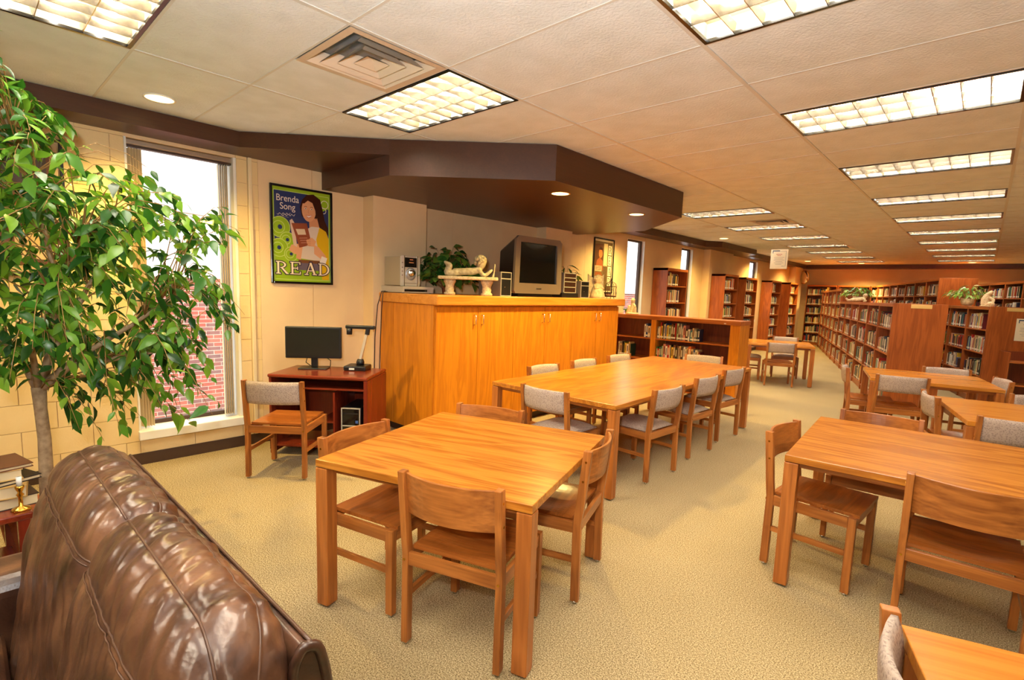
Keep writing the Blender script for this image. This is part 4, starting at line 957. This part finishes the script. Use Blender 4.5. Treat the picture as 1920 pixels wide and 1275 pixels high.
p.poly([(.72, .036), (.972, .036), (.972, .16), (.86, .2), (.78, .12)], GR); p.ring(.9, .12, .07, .01, CRM); p.ring(.88, .19, .05, .01, CRM)
p.poly([(.028, .62), (.3, .58), (.6, .66), (.972, .8), (.972, .974), (.028, .974)], GR)
for (u_, v_, r_) in [(.12, .42, .17), (.24, .55, .13), (.1, .64, .15), (.3, .7, .12)]:
    p.disc(u_, v_, r_, GR); p.ring(u_, v_, r_, .012, GL); p.ring(u_-.02, v_, r_*.6, .012, GL); p.disc(u_, v_, r_*.22, BL)
# person (generic)
HAIR, SK, CARD, SHIRT = (58, 26, 20), (226, 164, 122), (222, 178, 24), (222, 204, 188)
p.poly([(.50, .1), (.58, .04), (.7, .025), (.82, .07), (.86, .17), (.9, .3), (.96, .38), (.97, .46), (.86, .42), (.78, .36), (.66, .36), (.6, .3), (.49, .28), (.46, .18)], HAIR)
p.poly([(.62, .3), (.76, .28), (.80, .38), (.72, .44), (.62, .40)], (214, 150, 108))
p.disc(.615, .205, .125, SK, 24, .125); p.poly([(.5, .13), (.56, .07), (.66, .05), (.76, .1), (.79, .24), (.74, .3), (.73, .2), (.68, .12), (.6, .1), (.53, .14)], HAIR)
for u_ in (.56, .665): p.disc(u_, .19, .018, (250, 244, 236), 12, .007); p.disc(u_, .19, .009, (40, 22, 18), 12, .006); p.line([(u_-.025, .172), (u_, .166), (u_+.025, .17)], .007, (60, 30, 22))
p.line([(.61, .2), (.602, .232), (.618, .236)], .006, (196, 128, 96)); p.poly([(.565, .262), (.61, .268), (.665, .256), (.64, .28), (.6, .284)], (250, 240, 232)); p.line([(.56, .26), (.6, .266), (.67, .254)], .007, (190, 86, 76)); p.line([(.575, .278), (.61, .288), (.655, .27)], .007, (190, 86, 76))
p.poly([(.56, .42), (.66, .38), (.8, .38), (.9, .44), (.97, .52), (.97, .8), (.9, .78), (.78, .76), (.44, .74), (.5, .6)], SHIRT)
p.poly([(.8, .38), (.92, .42), (.97, .5), (.97, .97), (.84, .97), (.84, .74), (.78, .66), (.74, .52)], CARD); p.poly([(.3, .6), (.44, .58), (.46, .68), (.36, .7), (.26, .66)], SK)
p.poly([(.7, .58), (.78, .6), (.92, .7), (.88, .76), (.7, .68)], SK); p.poly([(.84, .7), (.94, .72), (.9, .8), (.8, .77)], (240, 230, 220))
p.poly([(.4, .6), (.5, .6), (.46, .76), (.38, .74)], SK); p.rect(.42, .755, .8, .79, (120, 76, 48)); p.poly([(.4, .79), (.82, .79), (.8, .87), (.42, .87)], (110, 96, 110))
p.poly([(.28, .34), (.32, .32), (.36, .36), (.4, .62), (.34, .6)], (220, 190, 170)); p.poly([(.31, .365), (.575, .35), (.66, .58), (.44, .625)], (146, 74, 50)); p.poly([(.38, .425), (.535, .415), (.56, .475), (.42, .485)], (224, 200, 170))
for i in range(3): p.line([(.44+.015*i, .52+.025*i), (.58+.01*i, .51+.025*i)], .008, (206, 150, 120))
p.poly([(.56, .54), (.66, .5), (.74, .54), (.7, .6), (.6, .6)], SK)
for i in range(4): p.line([(.57, .53+.02*i), (.64, .525+.02*i)], .012, (206, 144, 104))
for (ch, u_) in zip('READ', (.035, .27, .53, .765)):
    p.k += 3; big_letter(p, ch, u_, .785, .2, .135, (58, 42, 60), .014); p.k += 3; big_letter(p, ch, u_, .785, .2, .135, (244, 228, 200), .0)
for a_, b_ in ((.07, .285), (.15, .292)): p.line([(a_+.02*i, b_+.012*math.sin(i*2.1)-.004*i*.3) for i in range(12)], .006, (226, 216, 214)); p.line([(.07, .31), (.16, .303), (.26, .312)], .004, (170, 170, 190))
p.m.build('print', print_m, t)
wh = mat('white lettering', lin(238, 226, 214), .5)
text('Brenda', .088, .055, h-.15, -.0125, wh, t, sx=.88); text('Song', .088, .09, h-.225, -.0125, wh, t, sx=.88)
# second poster by the far window
t, w, h = poster_base('framed brown poster with letters down its right side, behind the angel figurine', 7.44, 8.08, 1.56, 2.515)
p = Print(w, h, .02); p.rect(0, 0, 1, 1, (226, 210, 176)); p.rect(.03, .04, .97, .97, (110, 88, 60)); p.rect(.5, .07, .7, .5, (214, 190, 146)); p.poly([(.04, .1), (.45, .08), (.5, .3), (.44, .5), (.04, .5)], (92, 58, 38))
p.disc(.34, .26, .1, (206, 120, 70), 20, .09); p.poly([(.24, .2), (.3, .14), (.42, .16), (.46, .28), (.4, .2), (.3, .2)], (60, 30, 20)); p.poly([(.15, .4), (.3, .34), (.45, .4), (.5, .58), (.1, .58)], (150, 84, 50))
p.rect(.08, .5, .42, .6, (214, 190, 150))
for i in range(7): p.rect(.1, .51+.012*i, .4, .516+.012*i, (60, 40, 30))
p.poly([(.1, .62), (.4, .62), (.55, .75), (.5, .95), (.1, .95)], (140, 80, 46))
for i in range(10): p.line([(.5, .5+.03*i), (.6, .49+.03*i), (.68, .51+.03*i)], .01, (70, 46, 30))
for i, chh in enumerate('READ'):
    p.rect(.74, .1+.2*i, .92, .28+.2*i, (236, 220, 186)); p.k += 2; big_letter(p, chh, .765, .125+.2*i, .13, .13, (50, 32, 24)); p.k += 2
p.m.build('print', print_m, t)
# third poster behind the fig tree
t, w, h = poster_base('black framed picture behind the fig tree, left of the window', -.10, .60, 1.54, 2.525, 'framed_picture')
p = Print(w, h, .03); p.rect(0, 0, 1, 1, (206, 176, 140)); p.rect(.05, .05, .93, .95, (104, 66, 48)); p.rect(.1, .1, .9, .4, (70, 58, 60)); p.rect(.3, .42, .9, .55, (150, 84, 56)); p.rect(.55, .5, .9, .62, (190, 150, 110)); p.rect(.2, .6, .85, .72, (84, 50, 44)); p.rect(.6, .66, .95, .9, (206, 176, 130)); p.rect(.15, .78, .5, .92, (150, 110, 90))
p.m.build('print', print_m, t)
# ------------------------------------------------------------------ sofa
sofa = thing('leather_sofa', 'shiny brown leather sofa back in the lower left corner', 'sofa', (0, 0, 0))
prof = [(.04, .34), (.06, .46), (.08, .56), (.095, .66), (.11, .75), (.13, .83), (.155, .90), (.19, .965), (.235, 1.0), (.285, 1.006), (.33, .985), (.362, .94), (.372, .87), (.37, .78)]
def spl(prof, n):
    out = []
    for i in range(n):
        q = i/(n-1)*(len(prof)-1); k = min(int(q), len(prof)-2); tt = q-k; p0 = prof[max(k-1, 0)]; p1 = prof[k]; p2 = prof[k+1]; p3 = prof[min(k+2, len(prof)-1)]
        out.append(tuple(.5*((2*b)+(c_-a)*tt+(2*a-5*b+4*c_-d_)*tt*tt+(3*b-a-3*c_+d_)*tt**3) for a, b, c_, d_ in zip(p0, p1, p2, p3)))
    return out
def cushion(x0, x1, seed, rl=0, rr=0):
    NS, NX = 110, 170; pr = spl(prof, NS); P = []
    seams = {6: 0, 8: 0, 10: 0}
    for i in range(NS):
        s_ = i/(NS-1)*(len(prof)-1); y, z = pr[i]; y2, z2 = pr[min(i+1, NS-1)]; y1, z1 = pr[max(i-1, 0)]
        ty, tz = y2-y1, z2-z1; l = math.hypot(ty, tz); ny, nz = -tz/l, ty/l
        row_ = []
        for j in range(NX):
            u_ = j/(NX-1); e = min(u_, 1-u_)
            puff = -.028*math.exp(-e/.03)+.010*math.sin(PI*u_)
            sd = min(abs(s_-q) for q in (6.1, 8.15, 10.0)); dip = -.008*math.exp(-sd/.13)
            x = x0+(x1-x0)*u_
            wf = noise.noise(Vector((x*24+s_*1.1, s_*.30, seed)))*.0085+noise.noise(Vector((x*52+s_*1.9, s_*.5, seed+4)))*.0045
            wr = noise.noise(Vector((x*16-s_*.8, s_*.9, seed+9)))*.005
            pk = abs(noise.noise(Vector((x*48, 2.2, seed))))*.005*math.exp(-sd/.45)
            dd = puff+dip+((wf+wr)*(1 if s_ < 11 else .6)-pk)*(1-.75*math.exp(-sd/.22))
            k_ = 1
            if rr and (x1-x) < rr: k_ = math.sqrt(max(0, 1-((rr-(x1-x))/rr)**2))
            if rl and (x-x0) < rl: k_ = math.sqrt(max(0, 1-((rl-(x-x0))/rl)**2))
            yy, zz = y+ny*dd, z+nz*dd; zc = min(zz, .72)
            row_.append((x, .22+(yy-.22)*k_, zc+(zz-zc)*k_))
        P.append(row_)
    m_ = MB().grid(P); m_.add([P[i][NX-1] for i in range(NS)], [tuple(range(NS))]); m_.add([P[i][0] for i in range(NS)], [tuple(range(NS-1, -1, -1))]); c_ = m_.build('back_cushion', leather, sofa, True); c_.modifiers.new('s', 'SUBSURF').render_levels = 1
    for q in (6.1, 8.15, 10.0):
        i = int(q/(len(prof)-1)*(NS-1)); pts = [P[i][j] for j in range(1, NX-1, 3)]; i2 = i+1
        MB().tube([Vector(a)+Vector((0, -.0012, .0012)) for a in pts], .0026, 6).build('seam_piping', leather_d, c_, True)
        if q == 6.1: MB().tube([Vector(P[i-1][j])+Vector((0, -.001, .001)) for j in range(1, NX-1, 3)], .0018, 6).build('seam_piping', leather_d, c_, True)
    return c_
cushion(-2.24, -1.47, 1.5, .14, 0); cushion(-1.475, -.76, 7.7, 0, .17)
# outer back frame
m_ = MB(); Pf = []
pf = spl([(.35, .30), (.35, .7), (.36, .86), (.372, .905), (.39, .915), (.415, .88), (.43, .7), (.43, .05)], 30)
for i, (y, z) in enumerate(pf):
    Pf.append([(x, y+.004*noise.noise(Vector((x*9, z*4, 2))), z) for x in [-2.26+1.42*j/40 for j in range(41)]])
m_.grid(Pf); m_.add([(-.84, .36, .05)]+[Pf[i][40] for i in range(30)], [tuple(range(31))]); m_.add([(-2.26, .36, .05)]+[Pf[i][0] for i in range(30)], [tuple(range(30, -1, -1))])
o = m_.build('back_frame', leather, sofa, True)
MB().tube([(-2.26+1.42*j/30, .397, .916) for j in range(31)], .004, 6).build('top_piping', leather_d, sofa, True)
MB().tube([(-.84, y_, z_) for y_, z_ in pf], .010, 8).build('end_piping', leather, sofa, True)
MB().box(-2.24, -.55, .06, -.85, .36, .30).build('seat_base', leather, sofa, bevel=.03, seg=4)
for a, b in ((-2.2, -1.475), (-1.47, -.85)): MB().box(a, -.52, .30, b, .04, .47).build('seat_cushion', leather, sofa, bevel=.05, seg=5)
for a, b in ((-2.44, -2.2),): MB().box(a, -.55, .06, b, .40, .60).build('arm', leather, sofa, bevel=.06, seg=5)
MB().box(-.85, -.55, .06, -.70, .20, .44).build('arm', leather, sofa, bevel=.05, seg=5)
for x in (-2.2, -.8):
    for y in (-.45, .35): MB().lathe([(.0001, 0), (.025, 0), (.035, .065), (.0001, .065)], 12, (x, y, 0), cap=False).build('foot', base_m, sofa)
# end table with books behind the sofa
t = thing('end_table', 'dark red wooden end table behind the sofa at the left edge', 'table', (-3.25, -.12, 0), R(3))
box('table_top', -.28, -.28, .50, .28, .28, .53, cherry_x, t, .006); box('lower_shelf', -.25, -.25, .18, .25, .25, .2, cherry_x, t, .004)
for sx in (-1, 1):
    for sy in (-1, 1): box('leg', sx*.25-.02, sy*.25-.02, 0, sx*.25+.02, sy*.25+.02, .50, cherry_z, t, .003)
st = [((60, 40, 30), 'dark brown large book at the bottom of the end table stack', .24, .05), ((200, 160, 90), 'thick tan book in the middle of the end table stack', .22, .055), ((40, 30, 26), 'thin black book in the end table stack', .24, .02), ((210, 170, 100), 'small tan box-like book near the top of the stack', .19, .045), ((110, 66, 40), 'brown thin book on top of the end table stack', .22, .018)]
z = .53
for i, (c, lb, s_, th) in enumerate(st):
    m_ = MB(); m_.col = lin(*c); m_.box(-s_/2, -s_*.7, 0, s_/2, s_*.7, .004).box(-s_/2, -s_*.7, th-.004, s_/2, s_*.7, th).box(-s_/2, -s_*.7, .004, -s_/2+.004, s_*.7, th-.004)
    m_.col = lin(226, 204, 160); m_.box(-s_/2+.004, -s_*.7+.005, .004, s_/2-.005, s_*.7-.005, th-.004)
    o = m_.build('book', book_m, None, loc=(-3.18, .02, z), rot=(0, 0, R([8, -5, 20, 3, 12][i]))); tag(o, lb, 'book', 'stacked books on the end table'); z += th
t = thing('brass_candlestick', 'small brass candlestick on the end table by the sofa', 'ornament', (-3.04, .14, .53))
MB().lathe([(.0001, 0), (.035, 0), (.03, .01), (.008, .02), (.007, .06), (.014, .07), (.007, .08), (.016, .1), (.016, .11), (.0001, .11)], 16, cap=False).build('stem', brass, t, True)
MB().lathe([(.0001, .11), (.01, .11), (.01, .15), (.0001, .15)], 10, cap=False).build('candle', white_m, t, True)
# ------------------------------------------------------------------ fig tree
random.seed(77)
TX, TY = -3.60, .27
tree = thing('weeping_fig_tree', 'tall weeping fig tree with glossy leaves before the block wall', 'plant', (TX, TY, 0))
MB().lathe([(.0001, 0), (.15, 0), (.19, .3), (.2, .34), (.18, .33), (.0001, .3)], 28, cap=False).build('pot', terra, tree, True)
MB().tube([(0, 0, .3), (.01, .0, .5), (-.005, .005, .7), (-.02, 0, .86), (-.03, 0, .97)], [.036, .031, .028, .027, .032], 12).build('trunk', bark, tree, True)
limbs = [[(-.03, 0, .95), (-.10, -.05, 1.12), (-.08, -.16, 1.3), (-.05, -.22, 1.6)], [(-.03, 0, .95), (-.03, .05, 1.15), (.0, .1, 1.5), (.02, .04, 1.95), (0, -.05, 2.3)],
         [(-.03, 0, .97), (.04, .15, 1.12), (.14, .38, 1.3), (.25, .6, 1.5)], [(-.03, 0, .95), (.04, .12, 1.08), (.1, .34, 1.12), (.2, .62, 1.18)], [(-.03, 0, .95), (.06, -.02, 1.15), (.2, .06, 1.45), (.3, .2, 1.8)], [(-.03, 0, .96), (-.1, .1, 1.2), (-.2, .25, 1.5), (-.25, .4, 1.75)]]
for l in limbs:
    r0 = random.uniform(.016, .024); MB().tube(l, [r0*(1-.6*i/(len(l)-1)) for i in range(len(l))], 8).build('branch', bark, tree, True)
env = [(120, 20), (150, 50), (200, 80), (230, 165), (290, 175), (312, 130), (330, 330), (360, 350), (400, 470), (430, 480), (470, 430), (500, 410), (560, 440), (600, 465), (650, 440), (700, 400), (750, 430), (800, 400), (830, 230), (850, 190)]
def emax(v):
    for (a, b), (c_, d_) in zip(env, env[1:]):
        if a <= v <= c_: return b+(d_-b)*(v-a)/(c_-a)
    return -1
def okp(p):
    pr = project(p)
    if pr is None: return 0
    u_, v_, d = pr; m = emax(v_)
    if u_ < -160 or u_ > m: return 0
    if v_ > 720 and u_ < 130: return .06 if v_ < 770 else 0
    if v_ < 330: return .75
    q = u_/m
    if v_ > 760: return .35
    if 380 < v_ < 740: return 1 if q < .8 else .5
    return .8 if q < .62 else .40
limbpts = [Vector(l[i]).lerp(Vector(l[i+1]), k/4) for l in limbs for i in range(len(l)-1) for k in range(4)]
vs, fs = leaf_mesh(.088, .043, .22); lm = [MB().add(vs, fs).mesh('leaf', leaf_m, True)]
vs2, fs2 = leaf_mesh(.10, .046, .45); lm.append(MB().add(vs2, fs2).mesh('leaf', leaf_m, True))
vs3, fs3 = leaf_mesh(.07, .036, .1); lm.append(MB().add(vs3, fs3).mesh('leaf', leaf_m, True)); LV = [(vs, fs), (vs2, fs2), (vs3, fs3)]
leaves = []; tw = MB(); tries = 0; ntw = 0
while ntw < 350 and tries < 60000:
    tries += 1
    tip = Vector((random.uniform(-.45, .75), random.uniform(-.7, 1.55), random.uniform(.62, 2.6)))
    if random.random() > okp(tip+Vector((TX, TY, 0))): continue
    b = min(limbpts, key=lambda q: (q-tip).length+(.6 if q.z > tip.z+.3 else 0)+random.uniform(0, .25))
    if (b-tip).length > 1.25: continue
    mid = (b+tip)/2+Vector((0, 0, .10+.12*(b-tip).length)); pts = [b, b.lerp(mid, .5)+Vector((0, 0, .03)), mid, mid.lerp(tip, .5)+Vector((0, 0, .03)), tip]
    tw.tube(pts, [.0045, .0035, .0025, .002, .001], 4); ntw += 1
    nl = random.randint(6, 10)
    for i in range(nl):
        s_ = .35+.65*(i+.5)/nl; q = s_*4; k = min(int(q), 3); p = pts[k].lerp(pts[k+1], q-k)
        d = (pts[k+1]-pts[k]).normalized(); side = d.cross(Vector((0, 0, 1))).normalized()*(1 if i % 2 else -1)
        dr = (d*.6+side*random.uniform(.5, 1.1)+Vector((random.uniform(-.3, .3), random.uniform(-.3, .3), random.uniform(-1.3, .25)))).normalized()
        if okp(p+dr*.06+Vector((TX, TY, 0))) == 0: continue
        zax = (Vector((random.uniform(-.7, .7), random.uniform(-.7, .7), 1)) - dr*dr.dot(Vector((0, 0, 1)))).normalized(); xax = dr.cross(zax).normalized(); zax = xax.cross(dr)
        sc = random.uniform(.7, 1.2); M = Matrix(((xax.x*sc, dr.x*sc, zax.x*sc, p.x), (xax.y*sc, dr.y*sc, zax.y*sc, p.y), (xax.z*sc, dr.z*sc, zax.z*sc, p.z), (0, 0, 0, 1)))
        leaves.append((M, random.randrange(3)))
tw.build('twigs', twig_m, tree, True)['kind'] = 'stuff'
def lsz(l):
    pr = project(l[0].translation+Vector((TX, TY, 0)))
    if pr is None or pr[0] < 0 or pr[1] < 0: return 9
    return pr[2]
leaves.sort(key=lsz)
for M, k in leaves[:300]:
    o = bpy.data.objects.new('leaf', lm[k]); COL.objects.link(o); o.parent = tree; o.matrix_local = M
m_ = MB()
for M, k in leaves[300:]: m_.add([M @ Vector(q) for q in LV[k][0]], LV[k][1])
m_.build('more_leaves', leaf_m, tree, True)['kind'] = 'stuff'
print('leaves', len(leaves), 'books', len(BOOKS), 'twigs', ntw)
